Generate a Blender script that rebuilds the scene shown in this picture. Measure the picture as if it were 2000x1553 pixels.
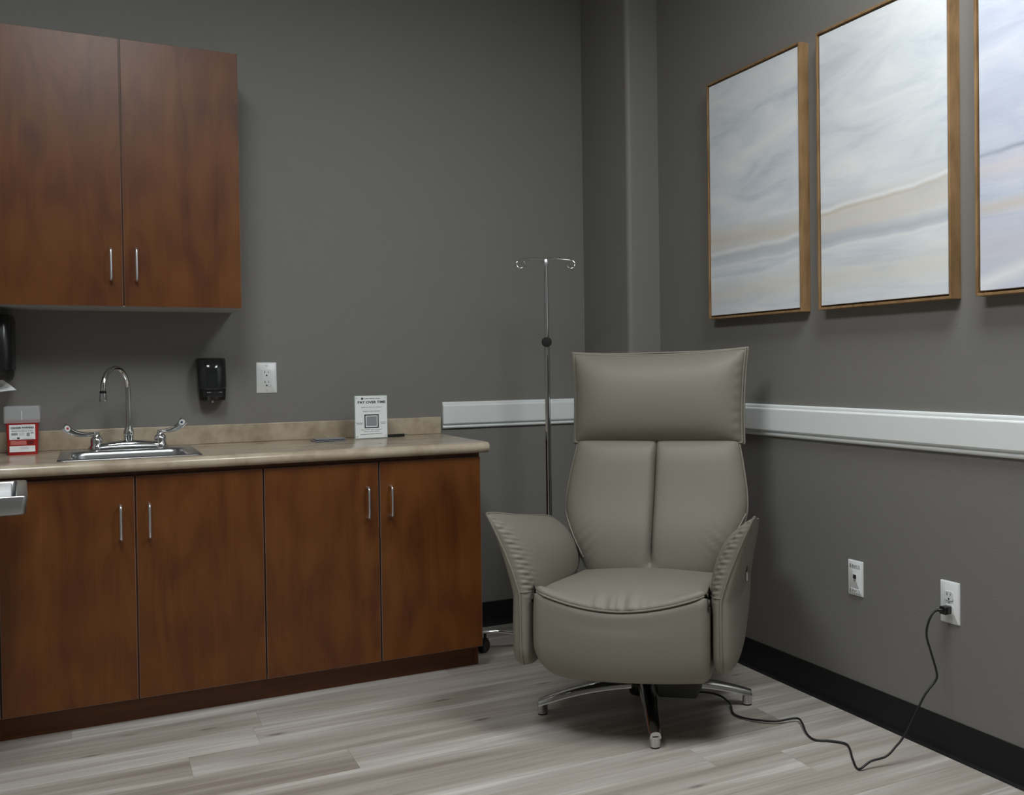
import bpy, bmesh, math, random
from mathutils import Vector, Matrix

random.seed(7)
for o in list(bpy.data.objects):
    bpy.data.objects.remove(o)
scene = bpy.context.scene
COL = scene.collection
PI = math.pi

# ------------------------------------------------------------------ camera
F_PX, PPX, PPY, IW, IH = 1973.85, 1305.88, 748.08, 2000.0, 1553.0
CAM = Vector((-1.3017, -4.2843, 1.1413))
YAW, PITCH, ROLL = 0.5181, -0.0164, -0.0120
fw = Vector((math.sin(YAW) * math.cos(PITCH), math.cos(YAW) * math.cos(PITCH), math.sin(PITCH)))
rt0 = Vector((math.cos(YAW), -math.sin(YAW), 0))
up0 = rt0.cross(fw)
RT = rt0 * math.cos(ROLL) + up0 * math.sin(ROLL)
UP = up0 * math.cos(ROLL) - rt0 * math.sin(ROLL)
cam_data = bpy.data.cameras.new('camera')
cam = bpy.data.objects.new('camera', cam_data)
COL.objects.link(cam)
m = Matrix((RT, UP, -fw)).transposed().to_4x4()
m.translation = CAM
cam.matrix_world = m
cam_data.sensor_fit = 'HORIZONTAL'
cam_data.sensor_width = 36.0
cam_data.lens = F_PX / IW * 36.0
cam_data.shift_x = (IW / 2 - PPX) / IW
cam_data.shift_y = (PPY - IH / 2) / IW
cam_data.clip_start = 0.05
scene.camera = cam

# ------------------------------------------------------------------ light, exposure
world = bpy.data.worlds.new('world')
scene.world = world
world.use_nodes = True
world.node_tree.nodes['Background'].inputs[0].default_value = (0.02, 0.02, 0.02, 1)
world.node_tree.nodes['Background'].inputs[1].default_value = 0.0
scene.view_settings.view_transform = 'Standard'
scene.view_settings.look = 'None'
scene.view_settings.exposure = 0.0
scene.view_settings.gamma = 1.0
scene.view_settings.use_curve_mapping = False
LIGHT_COLOR = (0.955, 0.99, 1.0)
# ceiling troffers: centre x, centre y, size x, size y, emission strength
TROFFERS = [(0.25, -2.90, 0.58, 1.18, 19.5), (-1.30, -2.35, 0.58, 1.18, 18.5)]
CEIL = 3.0
XL, XR, YF = -2.6, 0.8448, -5.4          # left wall, right wall, wall behind the camera

# ------------------------------------------------------------------ materials
def new_mat(name):
    mt = bpy.data.materials.new(name)
    mt.use_nodes = True
    nt = mt.node_tree
    return mt, nt, nt.nodes['Principled BSDF']

def plain(name, col, rough=0.5, metal=0.0, bump=0.0, bscale=200.0, spec=0.5, coat=0.0, var=0.0, vscale=8.0):
    mt, nt, b = new_mat(name)
    b.inputs['Base Color'].default_value = (*col, 1)
    b.inputs['Roughness'].default_value = rough
    b.inputs['Metallic'].default_value = metal
    b.inputs['Specular IOR Level'].default_value = spec
    if coat:
        b.inputs['Coat Weight'].default_value = coat
        b.inputs['Coat Roughness'].default_value = 0.1
    tc = nt.nodes.new('ShaderNodeTexCoord')
    n = nt.nodes.new('ShaderNodeTexNoise')
    n.inputs['Scale'].default_value = vscale
    n.inputs['Detail'].default_value = 4
    nt.links.new(tc.outputs['Object'], n.inputs['Vector'])
    mx = nt.nodes.new('ShaderNodeMix'); mx.data_type = 'RGBA'
    v = max(var, 0.02)
    mx.inputs['A'].default_value = (*[c * (1 - v) for c in col], 1)
    mx.inputs['B'].default_value = (*[min(1, c * (1 + v)) for c in col], 1)
    nt.links.new(n.outputs['Fac'], mx.inputs['Factor'])
    nt.links.new(mx.outputs['Result'], b.inputs['Base Color'])
    if bump:
        n2 = nt.nodes.new('ShaderNodeTexNoise')
        n2.inputs['Scale'].default_value = bscale
        n2.inputs['Detail'].default_value = 3
        nt.links.new(tc.outputs['Object'], n2.inputs['Vector'])
        bp = nt.nodes.new('ShaderNodeBump')
        bp.inputs['Strength'].default_value = bump
        bp.inputs['Distance'].default_value = 0.002
        nt.links.new(n2.outputs['Fac'], bp.inputs['Height'])
        nt.links.new(bp.outputs['Normal'], b.inputs['Normal'])
    return mt

def ramp(nt, fac, stops):
    r = nt.nodes.new('ShaderNodeValToRGB')
    e = r.color_ramp.elements
    e[0].position, e[0].color = stops[0][0], (*stops[0][1], 1)
    e[1].position, e[1].color = stops[-1][0], (*stops[-1][1], 1)
    for p, c in stops[1:-1]:
        k = e.new(p); k.color = (*c, 1)
    nt.links.new(fac, r.inputs['Fac'])
    return r.outputs['Color']

def node_math(nt, op, a, b=None, clamp=False):
    n = nt.nodes.new('ShaderNodeMath'); n.operation = op; n.use_clamp = clamp
    for i, v in enumerate((a, b)):
        if v is None: continue
        if isinstance(v, (int, float)): n.inputs[i].default_value = v
        else: nt.links.new(v, n.inputs[i])
    return n.outputs[0]

def wood_mat(name, cols, axis='z', rough=0.42, scale=1.0, seed_random=True):
    """laminate with grain running along one object axis"""
    mt, nt, b = new_mat(name)
    tc = nt.nodes.new('ShaderNodeTexCoord')
    mp = nt.nodes.new('ShaderNodeMapping')
    s = {'x': (0.35, 5, 5), 'y': (5, 0.35, 5), 'z': (5, 5, 1.3)}[axis]
    mp.inputs['Scale'].default_value = [k * scale for k in s]
    nt.links.new(tc.outputs['Object'], mp.inputs['Vector'])
    vec = mp.outputs['Vector']
    if seed_random:
        oi = nt.nodes.new('ShaderNodeObjectInfo')
        cb = nt.nodes.new('ShaderNodeCombineXYZ')
        k = node_math(nt, 'MULTIPLY', oi.outputs['Random'], 37.0)
        for i in range(3): nt.links.new(k, cb.inputs[i])
        ad = nt.nodes.new('ShaderNodeVectorMath'); ad.operation = 'ADD'
        nt.links.new(vec, ad.inputs[0]); nt.links.new(cb.outputs[0], ad.inputs[1])
        vec = ad.outputs[0]
    n1 = nt.nodes.new('ShaderNodeTexNoise')
    n1.inputs['Scale'].default_value = 1.3; n1.inputs['Detail'].default_value = 6
    n1.inputs['Distortion'].default_value = 2.2
    nt.links.new(vec, n1.inputs['Vector'])
    mp2 = nt.nodes.new('ShaderNodeMapping')
    mp2.inputs['Scale'].default_value = {'x': (1, 14, 14), 'y': (14, 1, 14), 'z': (14, 14, 1)}[axis]
    nt.links.new(vec, mp2.inputs['Vector'])
    n2 = nt.nodes.new('ShaderNodeTexNoise')
    n2.inputs['Scale'].default_value = 2.0; n2.inputs['Detail'].default_value = 5
    nt.links.new(mp2.outputs[0], n2.inputs['Vector'])
    wv = nt.nodes.new('ShaderNodeTexWave')
    wv.wave_type = 'RINGS'
    wv.inputs['Scale'].default_value = 1.1; wv.inputs['Distortion'].default_value = 7.0
    wv.inputs['Detail'].default_value = 4; wv.inputs['Detail Scale'].default_value = 1.4
    nt.links.new(vec, wv.inputs['Vector'])
    f = node_math(nt, 'ADD', node_math(nt, 'MULTIPLY', n1.outputs['Fac'], 0.72), node_math(nt, 'MULTIPLY', n2.outputs['Fac'], 0.2))
    f = node_math(nt, 'ADD', f, node_math(nt, 'MULTIPLY', wv.outputs['Fac'], 0.09))
    c = ramp(nt, f, [(0.3, cols[0]), (0.5, cols[1]), (0.7, cols[2])])
    nt.links.new(c, b.inputs['Base Color'])
    b.inputs['Roughness'].default_value = rough
    b.inputs['Specular IOR Level'].default_value = 0.42
    return mt

def floor_mat():
    mt, nt, b = new_mat('vinyl_plank')
    tc = nt.nodes.new('ShaderNodeTexCoord')
    oi = nt.nodes.new('ShaderNodeObjectInfo')
    k = node_math(nt, 'MULTIPLY', oi.outputs['Random'], 61.0)
    cb = nt.nodes.new('ShaderNodeCombineXYZ')
    for i in range(3): nt.links.new(k, cb.inputs[i])
    def layer(sc, detail, dist, nscale=1.0):
        mp = nt.nodes.new('ShaderNodeMapping'); mp.inputs['Scale'].default_value = sc
        nt.links.new(tc.outputs['Object'], mp.inputs['Vector'])
        ad = nt.nodes.new('ShaderNodeVectorMath'); ad.operation = 'ADD'
        nt.links.new(mp.outputs[0], ad.inputs[0]); nt.links.new(cb.outputs[0], ad.inputs[1])
        n = nt.nodes.new('ShaderNodeTexNoise')
        n.inputs['Scale'].default_value = nscale; n.inputs['Detail'].default_value = detail
        n.inputs['Distortion'].default_value = dist
        nt.links.new(ad.outputs[0], n.inputs['Vector'])
        return n.outputs['Fac']
    a = layer((0.8, 9, 1), 3, 0.5)
    g = layer((2.2, 60, 1), 6, 0.3)
    f = node_math(nt, 'ADD', node_math(nt, 'MULTIPLY', a, 0.72), node_math(nt, 'MULTIPLY', g, 0.28))
    f = node_math(nt, 'ADD', f, node_math(nt, 'MULTIPLY', node_math(nt, 'SUBTRACT', oi.outputs['Random'], 0.5), 0.07))
    c = ramp(nt, f, [(0.33, (0.29, 0.253, 0.218)), (0.44, (0.385, 0.344, 0.302)), (0.54, (0.485, 0.450, 0.412)), (0.66, (0.69, 0.665, 0.62))])
    # knots
    mp = nt.nodes.new('ShaderNodeMapping'); mp.inputs['Scale'].default_value = (2.2, 6.5, 1)
    nt.links.new(tc.outputs['Object'], mp.inputs['Vector'])
    ad = nt.nodes.new('ShaderNodeVectorMath'); ad.operation = 'ADD'
    nt.links.new(mp.outputs[0], ad.inputs[0]); nt.links.new(cb.outputs[0], ad.inputs[1])
    vo = nt.nodes.new('ShaderNodeTexVoronoi'); vo.inputs['Scale'].default_value = 0.9
    nt.links.new(ad.outputs[0], vo.inputs['Vector'])
    kn = ramp(nt, vo.outputs['Distance'], [(0.02, (1, 1, 1)), (0.075, (0, 0, 0))])
    mx = nt.nodes.new('ShaderNodeMix'); mx.data_type = 'RGBA'
    nt.links.new(node_math(nt, 'MULTIPLY', kn, 0.75), mx.inputs['Factor'])
    nt.links.new(c, mx.inputs['A'])
    mx.inputs['B'].default_value = (0.12, 0.095, 0.08, 1)
    nt.links.new(mx.outputs['Result'], b.inputs['Base Color'])
    b.inputs['Roughness'].default_value = 0.38
    bp = nt.nodes.new('ShaderNodeBump'); bp.inputs['Strength'].default_value = 0.15; bp.inputs['Distance'].default_value = 0.001
    nt.links.new(g, bp.inputs['Height']); nt.links.new(bp.outputs['Normal'], b.inputs['Normal'])
    return mt

def laminate_mat():
    mt, nt, b = new_mat('counter_laminate')
    tc = nt.nodes.new('ShaderNodeTexCoord')
    n1 = nt.nodes.new('ShaderNodeTexNoise'); n1.inputs['Scale'].default_value = 7; n1.inputs['Detail'].default_value = 6; n1.inputs['Distortion'].default_value = 0.8
    n2 = nt.nodes.new('ShaderNodeTexNoise'); n2.inputs['Scale'].default_value = 38; n2.inputs['Detail'].default_value = 4
    vo = nt.nodes.new('ShaderNodeTexVoronoi'); vo.inputs['Scale'].default_value = 20
    for n in (n1, n2, vo): nt.links.new(tc.outputs['Object'], n.inputs['Vector'])
    f = node_math(nt, 'ADD', node_math(nt, 'MULTIPLY', n1.outputs['Fac'], 0.7), node_math(nt, 'MULTIPLY', n2.outputs['Fac'], 0.3))
    c = ramp(nt, f, [(0.3, (0.33, 0.265, 0.185)), (0.5, (0.47, 0.395, 0.295)), (0.7, (0.58, 0.50, 0.39))])
    fleck = node_math(nt, 'MULTIPLY', ramp(nt, vo.outputs['Distance'], [(0.05, (1, 1, 1)), (0.16, (0, 0, 0))]),
                      ramp(nt, n1.outputs['Fac'], [(0.5, (0, 0, 0)), (0.62, (1, 1, 1))]))
    mx = nt.nodes.new('ShaderNodeMix'); mx.data_type = 'RGBA'
    nt.links.new(node_math(nt, 'MULTIPLY', fleck, 0.45), mx.inputs['Factor'])
    nt.links.new(c, mx.inputs['A']); mx.inputs['B'].default_value = (0.62, 0.56, 0.45, 1)
    nt.links.new(mx.outputs['Result'], b.inputs['Base Color'])
    b.inputs['Roughness'].default_value = 0.22
    return mt

def leather_mat():
    mt = plain('taupe_leather', (0.208, 0.193, 0.157), rough=0.56, bump=0.12, bscale=420, var=0.05, vscale=5)
    return mt

def glass_like(name, col, rough, alpha):
    mt, nt, b = new_mat(name)
    b.inputs['Base Color'].default_value = (*col, 1)
    b.inputs['Roughness'].default_value = rough
    b.inputs['Alpha'].default_value = alpha
    n = nt.nodes.new('ShaderNodeTexNoise'); n.inputs['Scale'].default_value = 30
    mx = nt.nodes.new('ShaderNodeMix'); mx.data_type = 'RGBA'
    mx.inputs['A'].default_value = (*[c * .96 for c in col], 1); mx.inputs['B'].default_value = (*col, 1)
    nt.links.new(n.outputs['Fac'], mx.inputs['Factor']); nt.links.new(mx.outputs['Result'], b.inputs['Base Color'])
    return mt

def emit_mat(name, col, strength):
    mt, nt, b = new_mat(name)
    b.inputs['Base Color'].default_value = (0.8, 0.8, 0.8, 1)
    b.inputs['Emission Color'].default_value = (*col, 1)
    b.inputs['Emission Strength'].default_value = strength
    return mt

def painting_mat(name, base_stops, bands, seed):
    """abstract seascape: brushed pale ground with soft bands. Generated u = along wall (far to near), v = height"""
    mt, nt, b = new_mat(name)
    tc = nt.nodes.new('ShaderNodeTexCoord')
    sx = nt.nodes.new('ShaderNodeSeparateXYZ')
    nt.links.new(tc.outputs['Generated'], sx.inputs[0])
    u = node_math(nt, 'SUBTRACT', 1.0, sx.outputs['Y'])
    v = sx.outputs['Z']
    cb = nt.nodes.new('ShaderNodeCombineXYZ')
    nt.links.new(u, cb.inputs[0]); nt.links.new(v, cb.inputs[1]); cb.inputs[2].default_value = seed
    def noise(sc, rot, scale, detail=5, dist=0.6):
        mp = nt.nodes.new('ShaderNodeMapping')
        mp.inputs['Rotation'].default_value = (0, 0, rot); mp.inputs['Scale'].default_value = sc
        nt.links.new(cb.outputs[0], mp.inputs['Vector'])
        n = nt.nodes.new('ShaderNodeTexNoise'); n.inputs['Scale'].default_value = scale
        n.inputs['Detail'].default_value = detail; n.inputs['Distortion'].default_value = dist
        nt.links.new(mp.outputs[0], n.inputs['Vector'])
        return n.outputs['Fac']
    diag = noise((1.0, 5.0, 1), -0.95, 1.7, 7, 0.9)
    horiz = noise((0.7, 9.0, 1), 0.06, 1.8)
    fine = noise((2, 40, 1), 0.05, 3.0, 6)
    wob = noise((1, 0.2, 1), 0, 2.2, 3, 0)
    up = ramp(nt, v, [(0.33, (0, 0, 0)), (0.47, (1, 1, 1))])
    mxn = nt.nodes.new('ShaderNodeMix'); mxn.data_type = 'FLOAT'
    nt.links.new(up, mxn.inputs['Factor']); nt.links.new(horiz, mxn.inputs['A']); nt.links.new(diag, mxn.inputs['B'])
    f = node_math(nt, 'ADD', node_math(nt, 'MULTIPLY', mxn.outputs['Result'], 0.85), node_math(nt, 'MULTIPLY', fine, 0.15))
    col = ramp(nt, f, base_stops)
    for (v0, slope, curve, w, c, strength, br) in bands:
        line = node_math(nt, 'ADD', node_math(nt, 'MULTIPLY', u, slope), v0)
        line = node_math(nt, 'ADD', line, node_math(nt, 'MULTIPLY', node_math(nt, 'MULTIPLY', u, u), curve))
        line = node_math(nt, 'ADD', line, node_math(nt, 'MULTIPLY', node_math(nt, 'SUBTRACT', wob, 0.5), 0.05))
        d = node_math(nt, 'ABSOLUTE', node_math(nt, 'SUBTRACT', v, line))
        k = node_math(nt, 'SUBTRACT', 1.0, node_math(nt, 'DIVIDE', d, w), clamp=True)
        k = node_math(nt, 'MULTIPLY', k, node_math(nt, 'ADD', node_math(nt, 'MULTIPLY', horiz, br), 1.0 - br * 0.5), clamp=True)
        k = node_math(nt, 'MULTIPLY', k, strength, clamp=True)
        mx = nt.nodes.new('ShaderNodeMix'); mx.data_type = 'RGBA'
        nt.links.new(k, mx.inputs['Factor']); nt.links.new(col, mx.inputs['A']); mx.inputs['B'].default_value = (*c, 1)
        col = mx.outputs['Result']
    nt.links.new(col, b.inputs['Base Color'])
    b.inputs['Roughness'].default_value = 0.55
    bp = nt.nodes.new('ShaderNodeBump'); bp.inputs['Strength'].default_value = 0.25; bp.inputs['Distance'].default_value = 0.002
    nt.links.new(f, bp.inputs['Height']); nt.links.new(bp.outputs['Normal'], b.inputs['Normal'])
    return mt

M = {}
M['wall'] = plain('wall_paint', (0.198, 0.192, 0.178), rough=0.55, bump=0.25, bscale=160, var=0.02)
M['ceiling'] = plain('ceiling_tile', (0.62, 0.62, 0.61), rough=0.9, bump=0.3, bscale=90)
M['trim'] = plain('white_trim', (0.80, 0.83, 0.83), rough=0.28, var=0.02)
M['rubber'] = plain('black_cove_base', (0.008, 0.008, 0.009), rough=0.5, var=0.1, spec=0.3)
M['plank'] = floor_mat()
M['subfloor'] = plain('subfloor', (0.12, 0.108, 0.096), rough=0.9)
M['cherry'] = wood_mat('cherry_laminate', [(0.080, 0.021, 0.0038), (0.124, 0.0365, 0.0058), (0.160, 0.054, 0.0088)], 'z', 0.36)
M['cherry_across'] = wood_mat('cherry_laminate_across', [(0.080, 0.021, 0.0038), (0.124, 0.0365, 0.0058), (0.160, 0.054, 0.0088)], 'x', 0.36)
M['edge_band'] = plain('door_edge_band', (0.20, 0.135, 0.11), rough=0.4)
M['melamine'] = plain('melamine_underside', (0.42, 0.43, 0.42), rough=0.5)
M['laminate'] = laminate_mat()
M['steel'] = plain('brushed_steel', (0.55, 0.56, 0.57), rough=0.30, metal=1.0, bump=0.03, bscale=600)
M['nickel'] = plain('satin_nickel', (0.78, 0.78, 0.80), rough=0.36, metal=1.0)
M['chrome'] = plain('chrome', (0.78, 0.79, 0.8), rough=0.07, metal=1.0)
M['polished'] = plain('polished_aluminium', (0.66, 0.66, 0.66), rough=0.16, metal=1.0)
M['leather'] = leather_mat()
M['black'] = plain('black_plastic', (0.010, 0.010, 0.011), rough=0.22)
M['black_matte'] = plain('black_matte', (0.011, 0.011, 0.012), rough=0.55)
M['smoke'] = plain('smoked_plastic', (0.018, 0.019, 0.020), rough=0.1)
M['smoke_line'] = plain('grey_sight_line', (0.07, 0.07, 0.07), rough=0.3)
M['white_plastic'] = plain('white_plastic', (0.76, 0.78, 0.78), rough=0.3)
M['slot'] = plain('slot_dark', (0.015, 0.015, 0.015), rough=0.7)
M['grey_print'] = plain('grey_print', (0.22, 0.22, 0.22), rough=0.7)
M['ink'] = plain('black_ink', (0.02, 0.02, 0.022), rough=0.6)
M['red'] = plain('red_plastic', (0.42, 0.018, 0.016), rough=0.3)
M['label_red'] = plain('pink_label_print', (0.55, 0.16, 0.14), rough=0.5)
M['red_dark'] = plain('dark_red_print', (0.16, 0.008, 0.008), rough=0.5)
M['paper'] = plain('white_paper', (0.90, 0.925, 0.93), rough=0.6)
M['lid'] = glass_like('frosted_lid', (0.62, 0.65, 0.68), 0.35, 0.42)
M['acrylic'] = glass_like('clear_acrylic', (0.55, 0.68, 0.62), 0.08, 0.35)
M['card'] = plain('dark_card', (0.055, 0.062, 0.075), rough=0.3)
M['card_grey'] = plain('grey_card', (0.30, 0.32, 0.35), rough=0.35)
M['oak'] = wood_mat('oak_frame', [(0.17, 0.095, 0.04), (0.27, 0.16, 0.07), (0.34, 0.21, 0.10)], 'z', 0.5, 2.0)
M['hot'] = plain('red_index', (0.55, 0.06, 0.05), rough=0.3)
M['cold'] = plain('blue_index', (0.03, 0.04, 0.10), rough=0.3)
M['knob'] = plain('black_knob', (0.010, 0.011, 0.010), rough=0.4)
M['cord'] = plain('black_cord', (0.012, 0.012, 0.014), rough=0.4)
PALE = [(0.30, (0.58, 0.625, 0.69)), (0.45, (0.71, 0.755, 0.80)), (0.58, (0.79, 0.82, 0.84)), (0.74, (0.87, 0.88, 0.88))]
TAN, GREY, CREAM, WHITE = (0.64, 0.55, 0.43), (0.44, 0.49, 0.55), (0.75, 0.715, 0.645), (0.86, 0.87, 0.87)
M['paint_a'] = painting_mat('painting_shore', PALE,
    [(0.325, -0.02, 0.0, 0.075, TAN, 0.62, 0.9), (0.245, 0.00, 0.0, 0.050, GREY, 0.6, 1.2), (0.265, 0.01, 0.0, 0.016, WHITE, 0.7, 0.9),
     (0.205, 0.01, 0.0, 0.012, WHITE, 0.6, 1.3), (0.08, 0.02, 0.0, 0.08, CREAM, 0.6, 1.0)], 1.3)
M['paint_b'] = painting_mat('painting_ridge', PALE,
    [(0.320, 0.02, 0.02, 0.070, TAN, 0.5, 0.9), (0.265, 0.03, 0.02, 0.05, (0.70, 0.64, 0.58), 0.6, 0.8), (0.235, 0.015, 0.0, 0.038, GREY, 0.7, 1.2),
     (0.350, 0.02, 0.02, 0.013, WHITE, 0.9, 1.0), (0.335, 0.03, 0.01, 0.010, (0.58, 0.50, 0.38), 0.5, 1.6), (0.205, 0.02, 0.0, 0.010, WHITE, 0.7, 1.3),
     (0.09, 0.02, 0.0, 0.08, CREAM, 0.6, 1.0)], 4.1)
M['paint_c'] = painting_mat('painting_mist', [(0.30, (0.48, 0.52, 0.64)), (0.5, (0.60, 0.64, 0.75)), (0.72, (0.72, 0.74, 0.81))],
    [(0.245, 0.01, 0.0, 0.032, TAN, 0.6, 0.9), (0.13, 0.0, 0.0, 0.12, (0.64, 0.62, 0.66), 0.6, 0.7), (0.36, 0.03, 0.0, 0.05, (0.72, 0.65, 0.64), 0.6, 0.9),
     (0.405, 0.04, 0.0, 0.012, (0.27, 0.30, 0.37), 0.7, 2.4), (0.02, 0.14, 0.0, 0.035, WHITE, 0.8, 0.9)], 7.7)

# ------------------------------------------------------------------ geometry helpers
WLOC = {}

def finish(o, parent):
    COL.objects.link(o)
    if parent is not None:
        o.parent = parent
    return o

def mesh_obj(name, verts, faces, mat, parent=None, smooth=35, world=True):
    off = Vector((0, 0, 0))
    if world and parent is not None:
        off = WLOC.get(parent.name, Vector((0, 0, 0)))
    me = bpy.data.meshes.new(name)
    me.from_pydata([tuple(Vector(v) - off) for v in verts], [], faces)
    mats = mat if isinstance(mat, (list, tuple)) else [mat]
    for k in mats:
        me.materials.append(k)
    bm = bmesh.new(); bm.from_mesh(me)
    bmesh.ops.recalc_face_normals(bm, faces=bm.faces)
    bm.to_mesh(me); bm.free()
    if smooth:
        me.polygons.foreach_set('use_smooth', [True] * len(me.polygons))
        me.set_sharp_from_angle(angle=math.radians(smooth))
    me.update()
    o = bpy.data.objects.new(name, me)
    finish(o, parent)
    if parent is not None:
        WLOC[o.name] = off
    return o

def tag(o, label=None, cat=None, group=None, kind=None):
    if label: o['label'] = label
    if cat: o['category'] = cat
    if group: o['group'] = group
    if kind: o['kind'] = kind
    return o

def thing(name, label, cat, loc=(0, 0, 0), rz=0.0, group=None):
    o = bpy.data.objects.new(name, None)
    o.empty_display_size = 0.05
    COL.objects.link(o)
    o.location = loc; o.rotation_euler = (0, 0, rz)
    WLOC[o.name] = Vector(loc)
    return tag(o, label, cat, group)

class Geo:
    def __init__(self): self.v = []; self.f = []
    def add(self, vf):
        v, f = vf
        n = len(self.v)
        self.v += [Vector(p) for p in v]
        self.f += [tuple(i + n for i in q) for q in f]
        return self
    def obj(self, name, mat, parent=None, smooth=35, world=True):
        return mesh_obj(name, self.v, self.f, mat, parent, smooth, world)

def g_box(x0, x1, y0, y1, z0, z1, bevel=0.0, seg=2):
    bm = bmesh.new()
    bmesh.ops.create_cube(bm, size=1.0)
    for v in bm.verts:
        v.co = Vector((x0 + (x1 - x0) * (v.co.x + .5), y0 + (y1 - y0) * (v.co.y + .5), z0 + (z1 - z0) * (v.co.z + .5)))
    if bevel:
        bmesh.ops.bevel(bm, geom=list(bm.edges), offset=bevel, segments=seg, profile=0.5, affect='EDGES')
    bm.verts.index_update()
    r = ([v.co.copy() for v in bm.verts], [tuple(v.index for v in f.verts) for f in bm.faces])
    bm.free()
    return r

def g_loft(rings, closed=True, cap=True):
    n = len(rings[0]); v = [Vector(p) for r in rings for p in r]; f = []
    for i in range(len(rings) - 1):
        for j in range(n if closed else n - 1):
            k = (j + 1) % n
            f.append((i * n + j, i * n + k, (i + 1) * n + k, (i + 1) * n + j))
    if cap and closed:
        f.append(tuple(range(n)))
        f.append(tuple((len(rings) - 1) * n + j for j in range(n)))
    return v, f

def g_tube(path, r, n=12, closed=False, sy=1.0):
    P = [Vector(p) for p in path]
    m_ = len(P)
    R = r if isinstance(r, (list, tuple)) else [r] * m_
    tang = []
    for i in range(m_):
        if closed: t = P[(i + 1) % m_] - P[i - 1]
        else: t = P[min(i + 1, m_ - 1)] - P[max(i - 1, 0)]
        tang.append(t.normalized())
    ref = Vector((0, 0, 1)) if abs(tang[0].z) < .9 else Vector((1, 0, 0))
    nrm = (ref - tang[0] * ref.dot(tang[0])).normalized()
    rings = []
    for i in range(m_):
        nrm = (nrm - tang[i] * nrm.dot(tang[i])).normalized()
        b = tang[i].cross(nrm)
        rings.append([P[i] + (nrm * math.cos(2 * PI * k / n) * sy + b * math.sin(2 * PI * k / n)) * R[i] for k in range(n)])
    if closed:
        rings.append(rings[0])
        return g_loft(rings, True, False)
    return g_loft(rings)

def g_lathe(prof, n=24, center=(0, 0, 0), mat3=None):
    C = Vector(center); rings = []
    for r, z in prof:
        ring = []
        for k in range(n):
            p = Vector((max(r, 1e-5) * math.cos(2 * PI * k / n), max(r, 1e-5) * math.sin(2 * PI * k / n), z))
            if mat3 is not None: p = mat3 @ p
            ring.append(C + p)
        rings.append(ring)
    return g_loft(rings)

ROT_Y = Matrix.Rotation(PI / 2, 3, 'X')       # lathe axis z -> -y (towards the room from the back wall)
ROT_X = Matrix.Rotation(-PI / 2, 3, 'Y')      # lathe axis z -> -x (towards the room from the right wall)

def g_sweep(prof, mapf, t0, t1):
    """closed profile list extruded between t0 and t1, mapf(a, b, t) -> point"""
    return g_loft([[mapf(a, b, t0) for a, b in prof], [mapf(a, b, t1) for a, b in prof]])

def spline(pts, n=8, closed=False):
    P = [Vector(p) for p in pts]; out = []
    m_ = len(P)
    for i in range(m_ if closed else m_ - 1):
        if closed: p0, p1, p2, p3 = P[i - 1], P[i], P[(i + 1) % m_], P[(i + 2) % m_]
        else: p0, p1, p2, p3 = P[max(i - 1, 0)], P[i], P[i + 1], P[min(i + 2, m_ - 1)]
        for k in range(n):
            t = k / n
            out.append(0.5 * ((2 * p1) + (p2 - p0) * t + (2 * p0 - 5 * p1 + 4 * p2 - p3) * t * t + (3 * p1 - p0 - 3 * p2 + p3) * t ** 3))
    if not closed: out.append(P[-1])
    return out

def interp(tab, x):
    if x <= tab[0][0]: return tab[0][1]
    for (a, b), (c, d) in zip(tab, tab[1:]):
        if x <= c:
            t = (x - a) / (c - a)
            return b + (d - b) * t
    return tab[-1][1]

def smooth_interp(tab, x):
    """Catmull-Rom through a table"""
    n = len(tab)
    if x <= tab[0][0]: return tab[0][1]
    if x >= tab[-1][0]: return tab[-1][1]
    for i in range(n - 1):
        if x <= tab[i + 1][0]:
            x1, y1 = tab[i]; x2, y2 = tab[i + 1]
            x0, y0 = tab[i - 1] if i else (2 * x1 - x2, y1)
            x3, y3 = tab[i + 2] if i + 2 < n else (2 * x2 - x1, y2)
            m1 = (y2 - y0) / (x2 - x0); m2 = (y3 - y1) / (x3 - x1)
            h = x2 - x1; t = (x - x1) / h
            return ((2 * t ** 3 - 3 * t * t + 1) * y1 + (t ** 3 - 2 * t * t + t) * h * m1 + (-2 * t ** 3 + 3 * t * t) * y2 + (t ** 3 - t * t) * h * m2)

def rrect(x0, x1, y0, y1, r, z, n=6):
    out = []
    for cx, cy, a0 in ((x1 - r, y1 - r, 0), (x0 + r, y1 - r, PI / 2), (x0 + r, y0 + r, PI), (x1 - r, y0 + r, 3 * PI / 2)):
        for k in range(n + 1):
            a = a0 + PI / 2 * k / n
            out.append(Vector((cx + r * math.cos(a), cy + r * math.sin(a), z)))
    return out

def text_obj(name, body, size, mat, parent, m3, loc, width=None, bold=False, align='CENTER', world=True):
    cu = bpy.data.curves.new(name, 'FONT')
    cu.body = body; cu.size = size; cu.align_x = align; cu.align_y = 'CENTER'
    cu.extrude = 0.00012
    cu.resolution_u = 3
    if bold: cu.offset = size * 0.03
    t = bpy.data.objects.new(name, cu)
    COL.objects.link(t)
    dg = bpy.context.evaluated_depsgraph_get()
    me0 = bpy.data.meshes.new_from_object(t.evaluated_get(dg))
    bpy.data.objects.remove(t)
    vs = [v.co.copy() for v in me0.vertices]; fs = [tuple(p.vertices) for p in me0.polygons]
    if width:
        w = max(v.x for v in vs) - min(v.x for v in vs)
        k = width / w
        for v in vs: v.x *= k
    return mesh_obj(name, [m3 @ v + Vector(loc) for v in vs], fs, mat, parent, None, world)

# ------------------------------------------------------------------ camera rays (photo pixel -> direction)
def ray(px, py):
    return fw + RT * ((px - PPX) / F_PX) - UP * ((py - PPY) / F_PX)

def hit_z(px, py, z):
    d = ray(px, py)
    return CAM + d * ((z - CAM.z) / d.z)

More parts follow.
